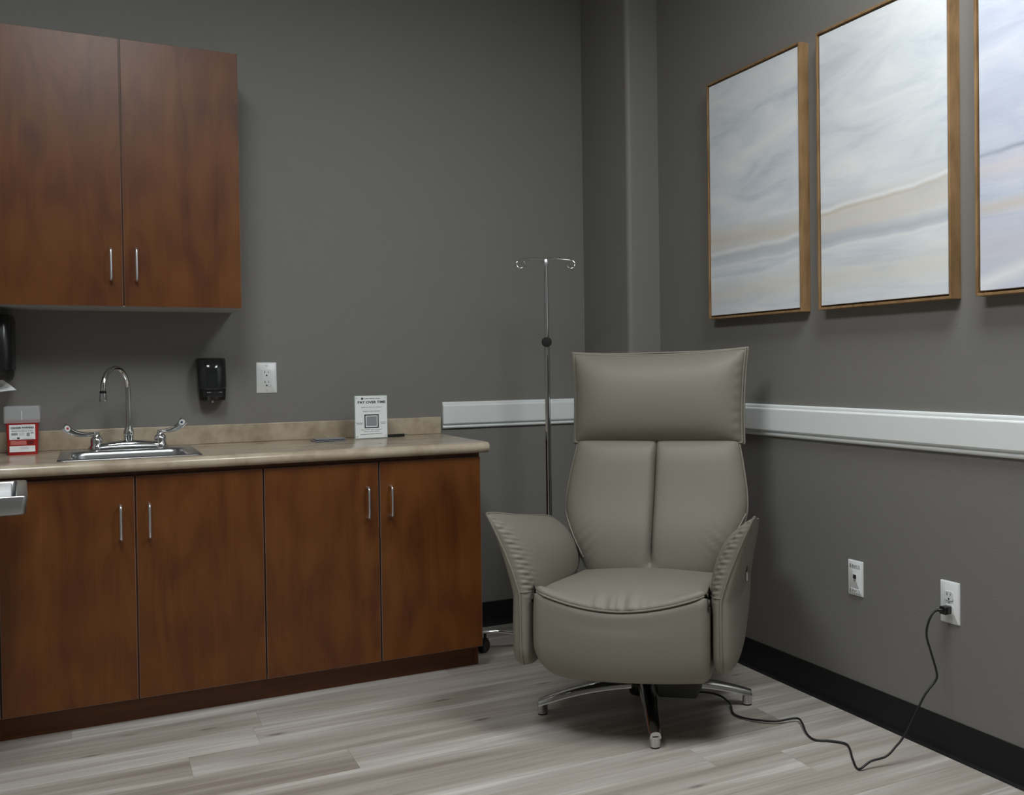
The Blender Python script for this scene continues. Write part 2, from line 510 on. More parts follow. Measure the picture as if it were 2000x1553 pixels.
def hit_plane(px, py, p, n):
    d = ray(px, py)
    return CAM + d * ((Vector(p) - CAM).dot(n) / d.dot(n))

# ================================================================== THE SETTING
# floor with single planks
floor = mesh_obj('floor', *g_box(XL, XR, YF, 0, -0.06, -0.0025), M['subfloor'], smooth=None)
tag(floor, 'grey washed wood look vinyl plank floor', kind='structure')
ROW, PLEN, GAP = 0.174, 1.22, 0.0005
known = {-1: -0.876, 0: -1.075, 1: -0.655, 4: 0.223}
plank_cache = {}
k0 = -6
for k in range(-6, 26):
    y1 = -0.99 - k * ROW
    y0 = y1 - ROW
    y1, y0 = min(y1, 0.0), max(y0, YF)
    if y1 - y0 < 0.01: continue
    start = known.get(k, None)
    if start is None: start = -1.0 + ((k * 0.437) % 1.0) * PLEN
    while start > XL: start -= PLEN
    x = start
    while x < XR - 0.005:
        xa, xb = max(x, XL), min(x + PLEN, XR)
        x += PLEN
        if xb - xa < 0.01: continue
        key = (round(xb - xa, 4), round(y1 - y0, 4))
        if key not in plank_cache:
            lx, ly = key
            v, f = g_box(GAP / 2, lx - GAP / 2, GAP / 2, ly - GAP / 2, -0.0025, 0.0)
            me = bpy.data.meshes.new('plank'); me.from_pydata([tuple(p) for p in v], [], f); me.materials.append(M['plank'])
            plank_cache[key] = me
        o = bpy.data.objects.new('plank', plank_cache[key])
        o.location = (xa, y0, 0)
        finish(o, floor)

def struct(name, vf, mat, label, smooth=None):
    o = mesh_obj(name, vf[0], vf[1], mat, None, smooth)
    return tag(o, label, kind='structure')

struct('wall_back', g_box(XL - .1, XR + .1, 0, 0.1, -0.06, CEIL + .1), M['wall'], 'charcoal grey painted back wall')
struct('wall_right', g_box(XR, XR + .1, YF - .1, 0, -0.06, CEIL + .1), M['wall'], 'charcoal grey painted wall carrying the paintings')
struct('wall_left', g_box(XL - .1, XL, YF - .1, 0, -0.06, CEIL + .1), M['wall'], 'charcoal grey painted wall at the counter end')
struct('wall_front', g_box(XL, XR, YF - .1, YF, -0.06, CEIL + .1), M['wall'], 'charcoal grey painted wall behind the viewer')
struct('ceiling', g_box(XL, XR, YF, 0, CEIL, CEIL + .1), M['ceiling'], 'pale ceiling')
XC, YC = 0.6935, -0.4504
# boxed-out chase in the corner, outer corner with a rounded bead
prof = [(XC, 0.0)]
for k in range(9):
    a = PI + PI / 2 * k / 8
    prof.append((XC + .022 + .022 * math.cos(a), YC + .022 + .022 * math.sin(a)))
prof += [(XR, YC), (XR, 0.0)]
struct('wall_corner', g_sweep(prof, lambda a, b, t: Vector((a, b, t)), 0.0, CEIL), M['wall'], 'boxed-out corner chase painted charcoal grey', 40)

# chair rail and cove base, profile (d from wall, z)
RAIL = [(0, .8836), (.009, .8836), (.0125, .887), (.0135, .8905), (.0125, .894), (.009, .8965), (.009, .9000), (.018, .9035), (.020, .907), (.020, .980), (.0185, .9835),
        (.0155, .985), (.0125, .9855), (.0125, .9925), (.011, .9965), (.007, .9985), (0, .9985)]
BASE = [(0, .1074), (.003, .1074), (.004, .106), (.004, .030), (.0055, .018), (.009, .008), (.016, .002), (.016, 0), (0, 0)]
def wall_strip(name, prof, mat, which, t0, t1, label):
    fn = {'back': lambda a, b, t: Vector((t, -a, b)), 'right': lambda a, b, t: Vector((XR - a, t, b)),
          'chase_l': lambda a, b, t: Vector((XC - a, t, b)), 'chase_f': lambda a, b, t: Vector((t, YC - a, b))}[which]
    return struct(name, g_sweep(prof, fn, t0, t1), mat, label, 18)
wall_strip('trim_1', RAIL, M['trim'], 'back', 0.0096, XC, 'white chair rail on the back wall beside the counter')
wall_strip('trim_2', RAIL, M['trim'], 'right', YF, YC, 'white chair rail below the paintings')
wall_strip('trim_3', RAIL, M['trim'], 'chase_l', YC - .02, -0.021, 'white chair rail on the chase side')
wall_strip('trim_4', RAIL, M['trim'], 'chase_f', XC - .02, XR - .021, 'white chair rail on the chase front')
wall_strip('baseboard_back', BASE, M['rubber'], 'back', -0.02, XC, 'black rubber cove base on the back wall')
wall_strip('baseboard_right', BASE, M['rubber'], 'right', YF, YC, 'black rubber cove base on the wall below the paintings')
wall_strip('baseboard_corner', BASE, M['rubber'], 'chase_l', YC - .016, -0.017, 'black rubber cove base on the chase side')
wall_strip('baseboard_chase', BASE, M['rubber'], 'chase_f', XC - .016, XR - .017, 'black rubber cove base on the chase front')

# ceiling troffers (above the frame)
for i, (cx, cy, sx, sy, st) in enumerate(TROFFERS):
    t = thing(['ceiling_light_recliner_offscreen', 'ceiling_light_counter_offscreen'][i], ['recessed ceiling light panel above the recliner end', 'recessed ceiling light panel on the cabinet side of the room'][i], 'light', (cx, cy, CEIL - .03))
    g = Geo()
    w = 0.03
    g.add(g_box(cx - sx / 2 - w, cx + sx / 2 + w, cy - sy / 2 - w, cy - sy / 2, CEIL - .03, CEIL))
    g.add(g_box(cx - sx / 2 - w, cx + sx / 2 + w, cy + sy / 2, cy + sy / 2 + w, CEIL - .03, CEIL))
    g.add(g_box(cx - sx / 2 - w, cx - sx / 2, cy - sy / 2, cy + sy / 2, CEIL - .03, CEIL))
    g.add(g_box(cx + sx / 2, cx + sx / 2 + w, cy - sy / 2, cy + sy / 2, CEIL - .03, CEIL))
    g.obj('frame', M['white_plastic'], t, None)
    Geo().add(g_box(cx - sx / 2, cx + sx / 2, cy - sy / 2, cy + sy / 2, CEIL - .018, CEIL)).obj(['diffuser_recliner_offscreen', 'diffuser_counter_offscreen'][i], emit_mat('diffuser', LIGHT_COLOR, st), t, None)

# ================================================================== CABINETS
def door(parent, x0, x1, yf, z0, z1, hx, hz0, hz1):
    """flat slab door with a pale edge band, plus a bar pull"""
    g = .0026
    x0 += g; x1 -= g
    t = .019; e = .0016
    v = []; f = []; mi = []
    pts = [(x0, z0), (x1, z0), (x1, z1), (x0, z1)]
    ins = [(x0 + e, z0 + e), (x1 - e, z0 + e), (x1 - e, z1 - e), (x0 + e, z1 - e)]
    ring = [[Vector((a, yf + t, b)) for a, b in pts], [Vector((a, yf + .0012, b)) for a, b in pts], [Vector((a, yf, b)) for a, b in ins]]
    v, f = g_loft(ring)
    d = mesh_obj('door', v, f, [M['cherry'], M['edge_band']], parent, None)
    for p in d.data.polygons:
        p.material_index = 0 if abs(p.normal.y) > .95 else 1
    if hx is not None:
        h = []
        so = .030
        h = [(hx, yf, hz0), (hx, yf - so + .012, hz0), (hx, yf - so + .004, hz0 + .003), (hx, yf - so, hz0 + .012), (hx, yf - so - .001, (hz0 + hz1) / 2),
             (hx, yf - so, hz1 - .012), (hx, yf - so + .004, hz1 - .003), (hx, yf - so + .012, hz1), (hx, yf, hz1)]
        Geo().add(g_tube(spline(h, 5), .0046, 12)).obj('handle', M['nickel'], d, 60)
    return d

YD = -0.6003
def base_cabinet(x0, xm, x1, label, h):
    t = thing('base_cabinet', label, 'cabinet', ((x0 + x1) / 2, -0.3, 0), group='cherry base cabinets')
    bd = Geo()
    ya, yb = YD + .0195, -.003
    for b_ in ((x0, x0 + .016, ya, yb, .088, .8236), (x1 - .016, x1, ya, yb, .088, .8236), (x0 + .016, x1 - .016, ya, yb, .088, .104), (x0 + .016, x1 - .016, -.015, yb, .104, .8236),
               (x0 + .016, x1 - .016, ya, ya + .016, .790, .8236), (xm - .02, xm + .02, ya, ya + .016, .104, .790)):
        bd.add(g_box(*b_))
    bd.obj('body', M['cherry'], t, None)
    Geo().add(g_box(x0, x1 - (.017 if x1 > -.1 else 0), -0.5352, -0.52, 0, .088)).obj('toe_kick', M['cherry_across'], t, None)
    if x1 > -.1:
        Geo().add(g_box(x1 - .017, x1, -0.5372, -.018, 0, .088)).obj('end_panel', M['cherry'], t, None)
    door(t, x0, xm, YD, .0857, .8076, xm - .0425, *h) if xm - .0425 > x0 else None
    door(t, xm, x1, YD, .0857, .8076, xm + .0395, *h)
    return t
base_cabinet(-0.8004, -0.4094, -0.0268, 'two-door cherry base cabinet at the free counter end beside the recliner', (.6115, .7195))
base_cabinet(-1.5625, -1.1886, -0.8004, 'two-door cherry base cabinet directly under the sink', (.6075, .7160))
base_cabinet(-2.3346, -1.9486, -1.5625, 'two-door cherry base cabinet under the sharps container end of the counter', (.6075, .7160))

XU, XM, YU, ZU0, ZU1 = -0.8217, -1.2018, -0.3163, 1.3709, 2.2928
t = thing('wall_cabinet', 'two-door cherry wall cabinet hung above the sink', 'cabinet', (XM, -0.15, ZU0))
x0 = 2 * XM - XU
Geo().add(g_box(x0, XU - .001, YU + .0195, 0, ZU0 + .004, ZU1)).obj('body', M['cherry'], t, None)
Geo().add(g_box(x0, XU - .001, YU + .0195, 0, ZU0, ZU0 + .0039)).obj('underside', M['melamine'], t, None)
door(t, x0, XM, YU, ZU0, ZU1, -1.2395, 1.461, 1.567)
door(t, XM, XU, YU, ZU0, ZU1, -1.1615, 1.461, 1.570)

# ------------------------------------------------------------------ worktop with sink cut-out
HC = 0.8636
ZB = 0.824
CX0, CX1, CYF = -2.34, 0.0, -0.6353
SX0, SX1, SY0, SY1 = -1.405, -0.985, -0.578, -0.085        # sink outer rim
hx0, hx1, hy0, hy1 = SX0 + .02, SX1 - .02, SY0 + .02, SY1 - .02
t = thing('worktop', 'beige stone look laminate worktop with a rolled front edge', 'countertop', ((CX0 + CX1) / 2, -0.3, ZB))
nose = [(hy0, HC)]
R = (HC - ZB) / 2
for k in range(13):
    a = PI / 2 + PI * k / 12
    nose.append((CYF + R + R * math.cos(a), ZB + R + R * math.sin(a)))
nose.append((hy0, ZB))
g = Geo()
rings = []
for xx, s in ((CX0, 0), (CX1 - .006, 0), (CX1 - .002, .002), (CX1, .006)):
    rings.append([Vector((xx, b + (s if i not in (0, len(nose) - 1) else 0), ZB + R + (c - ZB - R) * (1 - s / R * .8))) for i, (b, c) in enumerate(nose)])
g.add(g_loft(rings))
def slab(xa, xb, ya, yb):
    return g_box(xa, xb, ya, yb, ZB, HC)
g.add(slab(CX0, hx0, hy0, 0)); g.add(slab(hx0, hx1, hy1, 0))
rr = []
for xx, s in ((hx1, 0), (CX1 - .006, 0), (CX1 - .002, .002), (CX1, .006)):
    rr.append([Vector((xx, y, z)) for y, z in ((hy0, ZB + s), (0, ZB + s), (0, HC - s * .8), (hy0, HC - s * .8))])
g.add(g_loft(rr))
g.obj('top', M['laminate'], t, 40)
Geo().add(g_box(CX0, CX1 - .001, -0.0195, 0, HC, HC + .0727, .003, 3)).obj('backsplash', M['laminate'], t, 40)

# ------------------------------------------------------------------ sink
t = thing('sink', 'stainless steel drop-in sink let into the worktop', 'sink', ((SX0 + SX1) / 2, (SY0 + SY1) / 2, HC))
rings = []
def srect(i_side, i_front, i_back, r, z):
    return rrect(SX0 + i_side, SX1 - i_side, SY0 + i_front, SY1 - i_back, r, z, 7)
for a in ((0, 0, 0, .018, HC + .0008), (.002, .002, .002, .017, HC + .004), (.006, .006, .006, .016, HC + .0055), (.024, .020, .030, .014, HC + .0045)):
    rings.append(srect(*a))
for a in ((.028, .023, .115, .03, HC + .0040), (.034, .028, .121, .036, HC + .002), (.038, .032, .125, .04, HC - .005), (.0395, .0335, .1265, .04, HC - .012), (.046, .042, .133, .044, HC - .10),
          (.048, .045, .136, .045, HC - .115),
          (.062, .058, .15, .05, HC - .145), (.10, .10, .19, .05, HC - .155)):
    rings.append(srect(*a))
v, f = g_loft(rings, True, False)
n = len(rings[0]); f.append(tuple((len(rings) - 1) * n + j for j in range(n)))
mesh_obj('basin', v, f, M['steel'], t, 50)
cxs, cys = (SX0 + SX1) / 2, (SY0 + SY1) / 2 - .05
Geo().add(g_lathe([(0, .003), (.02, .003), (.03, .005), (.042, .004), (.044, 0)], 24, (cxs, cys, HC - .155))).obj('drain', M['chrome'], t, 40)

# ------------------------------------------------------------------ faucet
FX, FY, FZ = -1.191, -0.140, HC + .0056
t = thing('faucet', 'chrome gooseneck faucet with two wrist blade handles behind the sink bowl', 'faucet', (FX, FY, FZ))
# arched base plate between the valves
rings = []
for k in range(25):
    s = -1 + 2 * k / 24
    xx = FX + s * .128
    top = .010 + .020 * (1 - s * s)
    w = .026 * math.sqrt(max(0.02, 1 - abs(s) ** 6))
    ring = []
    for j in range(14):
        a = 2 * PI * j / 14
        ring.append(Vector((xx, FY + w * math.cos(a), FZ + top / 2 + top / 2 * math.sin(a))))
    rings.append(ring)
Geo().add(g_loft(rings)).obj('base_plate', M['chrome'], t, 60)
sw = math.radians(31)
dirx, diry = -math.sin(sw), -math.cos(sw)
Geo().add(g_lathe([(.017, .02), (.017, .045), (.0185, .05), (.016, .062), (.0115, .074), (.0105, .080), (.0, .080)], 24, (FX, FY, FZ))).obj('spout_collar', M['chrome'], t, 50)
zc, Rg = HC + .218, .077
path = [(FX, FY, FZ + .06), (FX, FY, FZ + .12), (FX, FY, zc)]
for k in range(1, 19):
    a = PI * k / 18 * 0.96
    q = Rg * (1 - math.cos(a))
    path.append((FX + dirx * q, FY + diry * q, zc + Rg * math.sin(a)))
lx, ly, lz = path[-1]
path.append((lx + dirx * .001, ly + diry * .001, lz - .012))
sp = Geo().add(g_tube(path, .0085, 16)).obj('spout', M['chrome'], t, 60)
e = Vector(path[-1])
Geo().add(g_lathe([(.0, .0), (.0105, 0), (.0105, -.008), (0, -.008)], 20, e)).obj('rubber_ring', M['black'], sp, 40)
Geo().add(g_lathe([(.0, -.008), (.0108, -.008), (.0118, -.02), (.0128, -.035), (.0125, -.038), (.0, -.038)], 20, e)).obj('aerator', M['chrome'], sp, 40)
for s, im in ((-1, 'hot'), (1, 'cold')):
    hx = FX + s * .1016
    h = Geo()
    h.add(g_lathe([(.024, .002), (.024, .012), (.0195, .017), (.021, .028), (.019, .040), (.0115, .046), (.0105, .060), (.011, .062), (.0, .063)], 24, (hx, FY, FZ)))
    # wrist blade
    c0 = Vector((hx, FY, FZ + .056))
    if s < 0: pts = [c0, c0 + Vector((-.030, -.018, -.001)), c0 + Vector((-.055, -.034, .004)), c0 + Vector((-.078, -.048, .014)), c0 + Vector((-.100, -.060, .032))]
    else: pts = [c0, c0 + Vector((.022, -.010, .003)), c0 + Vector((.042, -.020, .008)), c0 + Vector((.062, -.028, .020)), c0 + Vector((.080, -.034, .042))]
    pts = spline(pts, 6)
    face = Vector((-s * .15, -.80, .55)).normalized()
    rings = []
    for i, p in enumerate(pts):
        q = i / (len(pts) - 1)
        tg = (pts[min(i + 1, len(pts) - 1)] - pts[max(i - 1, 0)]).normalized()
        wid = tg.cross(face).normalized()
        nn = wid.cross(tg).normalized()
        hw = .0070 + .0110 * max(0, (q - .25) / .75) ** 1.0
        th = .0060 - .0022 * q
        if i == len(pts) - 1: hw *= .82
        rings.append([p + wid * hw * math.copysign(abs(math.cos(a)) ** .6, math.cos(a)) + nn * th * math.copysign(abs(math.sin(a)) ** .6, math.sin(a)) for a in [2 * PI * j / 16 for j in range(16)]])
    h.add(g_loft(rings))
    ho = h.obj('handle', M['chrome'], t, 50)
    tip = pts[-4]; tg = (pts[-1] - pts[-5]).normalized(); wid = tg.cross(face).normalized(); nn = wid.cross(tg).normalized()
    if nn.y > 0: nn = -nn; wid = -wid
    m3 = Matrix((wid, tg, nn)).transposed()
    Geo().add(g_lathe([(0, .0048), (.0105, .0048), (.011, .004), (.011, .0)], 20, tip, m3)).obj('index_disc', M['white_plastic'], ho, 40)
    Geo().add(g_lathe([(0, .0056), (.0042, .0056), (.0042, .0046)], 16, tip, m3)).obj('index_dot', M[im], ho, 40)

# ------------------------------------------------------------------ soap dispenser
DX0, DX1, DZ0, DZ1 = -0.956, -0.856, 1.031, 1.195
dm = (DX0 + DX1) / 2
t = thing('soap_dispenser', 'black wall mounted soap dispenser right of the faucet', 'dispenser', (dm, 0, DZ0))
def disp_ring(z, x0, x1, yb, yfr, bulge):
    out = [Vector((x1, yb, z)), Vector((x0, yb, z))]
    for k in range(13):
        s = -1 + 2 * k / 12
        out.append(Vector((x0 + (x1 - x0) * k / 12, yfr - bulge * (1 - abs(s) ** 3), z)))
    return out
g = Geo().add(g_loft([disp_ring(z, x0, x1, 0, y, b) for z, x0, x1, y, b in (
    (1.082, DX0 + .002, DX1, -.072, .022), (1.15, DX0, DX1, -.070, .022), (1.186, DX0, DX1, -.062, .020), (1.193, DX0 + .002, DX1 - .002, -.054, .018), (1.195, DX0 + .008, DX1 - .008, -.044, .014))]))
g.obj('cover', M['smoke'], t, 40)
Geo().add(g_loft([disp_ring(z, DX0 + .003, DX1 - .001, 0, -.069, .021) for z in (1.078, 1.082)])).obj('sight_band', M['smoke_line'], t, 40)
Geo().add(g_loft([disp_ring(z, x0, x1, 0, y, b) for z, x0, x1, y, b in (
    (DZ0, DX0 + .012, DX1 - .004, -.05, .016), (DZ0 + .003, DX0 + .009, DX1 - .002, -.058, .018), (1.078, DX0 + .004, DX1 - .001, -.070, .020))])).obj('lower_housing', M['black'], t, 40)
Geo().add(g_box(dm - .024, dm + .036, -.097, -.07, DZ0 + .014, DZ0 + .036, .004, 3)).obj('push_bar', M['smoke'], t, 40)
Geo().add(g_lathe([(.0, 0), (.004, 0), (.0035, -.008), (0, -.009)], 12, (dm + .004, -.045, DZ0))).obj('nozzle', M['white_plastic'], t, 40)

# ------------------------------------------------------------------ paper towel dispenser (cut by the picture edge)
PX1, PZ0, PZ1 = -1.537, 1.122, 1.352
t = thing('towel_dispenser', 'black paper towel dispenser under the wall cabinet', 'dispenser', (PX1 - .15, 0, PZ0))
def pt_ring(z, i, yf):
    x0, x1 = PX1 - .30 + i, PX1 - i
    out = [Vector((x1, 0, z)), Vector((x0, 0, z))]
    for k in range(7):
        a = PI + PI / 2 * k / 6
        out.append(Vector((x0 + .03 + .03 * math.cos(a), yf + .03 + .03 * math.sin(a), z)))
    for k in range(7):
        a = -PI / 2 + PI / 2 * k / 6
        out.append(Vector((x1 - .03 + .03 * math.cos(a), yf + .03 + .03 * math.sin(a), z)))
    return out
Geo().add(g_loft([pt_ring(1.156, .001, -.20), pt_ring(1.33, 0, -.205), pt_ring(1.346, .004, -.195), pt_ring(PZ1, .014, -.175)])).obj('cover', M['black'], t, 40)
Geo().add(g_loft([pt_ring(PZ0, .012, -.17), pt_ring(1.135, .007, -.185), pt_ring(1.1555, .006, -.19)])).obj('lower_lip', M['black_matte'], t, 40)
v = []; f = []
for i in range(9):
    s = i / 8
    for j in range(2):
        xx = PX1 - .225 + .19 * j + .03 * s * j
        v.append(Vector((xx + .012 * s, -.11 - .035 * s + .02 * math.sin(s * 3), PZ0 + .001 - (.046 + .012 * (1 - j)) * s + .010 * j * s)))
for i in range(8): f.append((2 * i, 2 * i + 1, 2 * i + 3, 2 * i + 2))
nv = len(v); v += [p + Vector((0, .0006, 0)) for p in v]; f += [tuple(k + nv for k in reversed(q)) for q in f]
mesh_obj('towel_sheet', v, f, M['paper'], t, 60)

# ------------------------------------------------------------------ wall plates
def plate_matrix(wall, x=None, y=None, z=0):
    """local (a right, b up, c out of wall) -> world"""
    if wall == 'back': return lambda a, b, c: Vector((x + a, -c, z + b))
    return lambda a, b, c: Vector((XR - c, y - a, z + b))
def cover_plate(P, w, h, parent, mat, hole=None):
    pr = [(-w / 2, w / 2, -h / 2, h / 2, 0, .003), (-w / 2, w / 2, -h / 2, h / 2, .0025, .003), (-w / 2 + .0035, w / 2 - .0035, -h / 2 + .0035, h / 2 - .0035, .0055, .002)]
    rings = [[P(p.x, p.y, c) for p in rrect(x0, x1, y0, y1, r, 0, 4)] for x0, x1, y0, y1, c, r in pr]
    v, f = g_loft(rings)
    return mesh_obj('cover_plate', v, f, mat, parent, 40)
def pbox(P, a0, a1, b0, b1, c0, c1, name, mat, parent, bev=0):
    v, f = g_box(a0, a1, b0, b1, c0, c1, bev)
    return mesh_obj(name, [P(*p) for p in v], f, mat, parent, 40)
def plathe(P, prof, a, b, name, mat, parent, n=16):
    v, f = g_lathe(prof, n, (a, b, 0))
    return mesh_obj(name, [P(*p) for p in v], f, mat, parent, 40)
def slots(P, cz, c, parent, s=1.0):
    pbox(P, -.0078, -.0056, cz + .0, cz + .009, c - .0004, c + .0004, 'slot', M['slot'], parent)
    pbox(P, .0056, .0074, cz + .001, cz + .0083, c - .0004, c + .0004, 'slot', M['slot'], parent)
    plathe(P, [(0, c + .0004), (.0030, c + .0004), (.0030, c - .0004)], 0, cz - .0085, 'ground_hole', M['slot'], parent)

QX, QZ = -0.7003, 1.1152
t = thing('wall_outlet', 'white rectangular safety outlet above the worktop', 'outlet', (QX, 0, QZ))
P = plate_matrix('back', x=QX, z=QZ)
cover_plate(P, .0756, .1217, t, M['white_plastic'])
r_ = pbox(P, -.0172, .0172, -.0335, .0335, .005, .0068, 'receptacle', M['white_plastic'], t, .0008)
slots(P, .018, .0068, r_); slots(P, -.0215, .0068, r_)
pbox(P, -.0085, -.0035, -.003, .003, .0066, .0076, 'test_button', M['white_plastic'], r_, .0004)
pbox(P, .0030, .0085, -.003, .003, .0066, .0076, 'reset_button', M['white_plastic'], r_, .0004)
for s in (-1, 1): plathe(P, [(0, .0062), (.0025, .006), (.003, .005)], 0, s * .0485, 'screw', M['nickel'], t)

OY, OZ = -2.1524, 0.4487
t = thing('wall_outlet', 'white duplex outlet with a black plug in its lower socket', 'outlet', (XR, OY, OZ))
P = plate_matrix('right', y=OY, z=OZ)
cover_plate(P, .0751, .1219, t, M['white_plastic'])
for s in (1, -1):
    ring = []
    for c in (.005, .0078):
        q = []
        for k in range(24):
            a = 2 * PI * k / 24
            q.append(P(max(-.0165, min(.0165, .0185 * math.cos(a))), s * .0195 + max(-.0135, min(.0135, .0185 * math.sin(a))), c))
        ring.append(q)
    v, f = g_loft(ring)
    r_ = mesh_obj('receptacle', v, f, M['white_plastic'], t, 40)
    slots(P, s * .0195, .0078, r_)
plathe(P, [(0, .0066), (.0025, .0064), (.003, .005)], 0, 0, 'screw', M['nickel'], t)

JY, JZ = -1.7355, 0.4455
t = thing('data_outlet', 'white single port data jack plate between the recliner and the power outlet', 'outlet', (XR, JY, JZ))
P = plate_matrix('right', y=JY, z=JZ)
cover_plate(P, .0725, .1145, t, M['white_plastic'])
pbox(P, -.0105, .0105, -.013, .017, .005, .0066, 'jack_surround', M['white_plastic'], t, .0006)
pbox(P, -.0075, .0075, -.002, .0115, .0062, .0070, 'port', M['slot'], t)
pbox(P, -.0045, .0045, -.0095, -.0035, .0062, .0069, 'port_latch', M['grey_print'], t)
for bz in (.039, -.041):
    w_ = pbox(P, -.0265, .0265, bz - .0075, bz + .0075, .0053, .0059, 'label_window', M['white_plastic'], t, .0003)
    for a0, a1, b0, b1 in ((-.024, -.019, -.006, .006), (-.013, -.010, -.004, .005), (-.009, -.006, -.002, .004), (-.002, .003, -.003, .002), (.006, .009, -.001, .004), (.016, .023, .003, .0045), (.0215, .023, -.005, .004)):
        pbox(P, a0, a1, bz + b0, bz + b1, .0058, .0061, 'printed_mark', M['grey_print'], w_)

# ------------------------------------------------------------------ paintings
def painting(ya, yb, z0, z1, mat, label):
    """ya far, yb near (more negative); floater frame"""
    t = thing('painting', label, 'painting', (XR, (ya + yb) / 2, z0), group='framed abstract seascapes')
    d, w = .0402, .0075
    xf = XR - d
    for (y0, y1, za, zb, ax) in ((ya - w, ya, z0, z1, 0), (yb, yb + w, z0, z1, 0), (yb + w, ya - w, z0, z0 + w, 1), (yb + w, ya - w, z1 - w, z1, 1)):
        Geo().add(g_box(xf, XR, y0, y1, za, zb, .0006, 1)).obj('frame_rail', M['oak'], t, None)
    Geo().add(g_box(XR - .012, XR - .002, yb + w, ya - w, z0 + w, z1 - w)).obj('backing', M['oak'], t, None)
    gp = .006
    Geo().add(g_box(xf + .004, XR - .012, yb + w + gp, ya - w - gp, z0 + w + gp, z1 - w - gp, .001, 1)).obj('canvas', mat, t, None)
painting(-0.9139, -1.5103, 1.3233, 2.2409, M['paint_a'], 'framed pale seascape with a tan band, hung next to the corner chase')
painting(-1.6014, -2.2021, 1.3233, 2.2409, M['paint_b'], 'framed pale seascape with a rising tan and grey ridge, middle of the three')
painting(-2.2930, -2.8930, 1.3233, 2.2409, M['paint_c'], 'framed lavender blue abstract, farthest of the three from the corner chase')

# ------------------------------------------------------------------ sharps container
SXa, SXb, SYf, SYb = -1.561, -1.468, -0.170, -0.075
t = thing('sharps_container', 'red sharps container with translucent lid standing by the sink', 'container', ((SXa + SXb) / 2, (SYf + SYb) / 2, HC))
def rr2(i, z, ix=0): return rrect(SXa + i - ix, SXb - i + ix, SYf + i - ix, SYb - i + ix, .006, z, 4)
Geo().add(g_loft([rr2(.004, HC), rr2(.003, HC + .003), rr2(-.001, HC + .114), rr2(-.004, HC + .115), rr2(-.004, HC + .119)])).obj('bin', M['red'], t, 40)
lid = Geo().add(g_loft([rr2(-.0062, HC + .110), rr2(-.0068, HC + .13), rr2(-.006, HC + .163), rr2(-.001, HC + .168)])).obj('lid', M['lid'], t, 40)
Geo().add(g_box(-1.516, -1.514, SYf - .0085, SYf - .006, HC + .12, HC + .152)).obj('lid_rib', M['white_plastic'], lid, None)
FRONT = Matrix(((1, 0, 0), (0, 0, -1), (0, 1, 0)))         # text plane facing -y
yl = SYf + .0008
def flat(name, xa, xb, za, zb, y, mat, parent):
    return mesh_obj(name, *g_box(xa, xb, y - .0004, y + .002, za, zb), mat, parent, None)
lb = flat('label_sheet', -1.552, -1.4765, HC + .053, HC + .104, yl - .0012, M['paper'], t)
text_obj('label_text', 'DANGER WARNING', .009, M['ink'], lb, FRONT, (-1.5142, yl - .0022, HC + .0935), width=.066, bold=True)
text_obj('label_text', 'Sharps Container 1.2 ltr', .006, M['ink'], lb, FRONT, (-1.5142, yl - .0022, HC + .0825), width=.062)
for i, (xa, xb, zz, hh) in enumerate(((-1.544, -1.488, .1005, .0008), (-1.547, -1.482, .0885, .0007), (-1.546, -1.528, .072, .008), (-1.524, -1.508, .076, .001), (-1.524, -1.508, .072, .001), (-1.524, -1.508, .068, .001),
                         (-1.502, -1.493, .070, .012), (-1.490, -1.481, .075, .004), (-1.546, -1.534, .0565, .001), (-1.512, -1.481, .0565, .001))):
    flat('print_block', xa, xb, HC + zz - hh / 2, HC + zz + hh / 2, yl - .0016, M['card_grey'], lb)
flat('print_block', -1.530, -1.522, HC + .0555, HC + .0605, yl - .0017, M['ink'], lb)
rb = flat('warning_strip', -1.549, -1.503, HC + .034, HC + .049, yl, M['label_red'], t)
flat('warning_mark', -1.500, -1.482, HC + .036, HC + .049, yl - .0002, M['red_dark'], rb)
lb = flat('label_sheet', -1.552, -1.4775, HC + .0105, HC + .031, yl, M['paper'], t)
flat('print_block', -1.521, -1.497, HC + .0255, HC + .0263, yl - .0006, M['card_grey'], lb)
flat('print_block', -1.521, -1.497, HC + .0205, HC + .0213, yl - .0006, M['card_grey'], lb)

# ------------------------------------------------------------------ payment sign, pen, cards
SR = math.radians(3)
t = thing('tabletop_sign', 'clear acrylic payment sign standing on the worktop', 'sign', (-0.328, -0.150, HC), SR)
Wd, Hd = .1335, .176
Geo().add(g_box(-Wd / 2, Wd / 2, -.0015, .0105, 0, Hd, .0012, 2)).obj('acrylic_block', M['acrylic'], t, None, world=False)
pap = mesh_obj('printed_card', *g_box(-Wd / 2 + .003, Wd / 2 - .003, -.0025, -.0017, .004, Hd - .003), M['paper'], t, None, False)
def sgn(body, x, z, size, w, mat=M['ink'], bold=False):
    text_obj('sign_text', body, size, mat, pap, FRONT, (x, -.0028, z), width=w, bold=bold, world=False)
sgn('PAY OVER TIME', 0.002, Hd - .0285, .014, .112, bold=True)
Geo().add(g_lathe([(0, .0034), (.0042, .0034), (.0042, .0024)], 16, (-.036, 0, Hd - .0135), ROT_Y)).obj('logo_disc', M['ink'], pap, None, world=False)
def bar(x0, x1, z, h=.0017, mat=M['grey_print']):
    mesh_obj('print_line', *g_box(x0, x1, -.0030, -.0024, z - h / 2, z + h / 2), mat, pap, None, False)
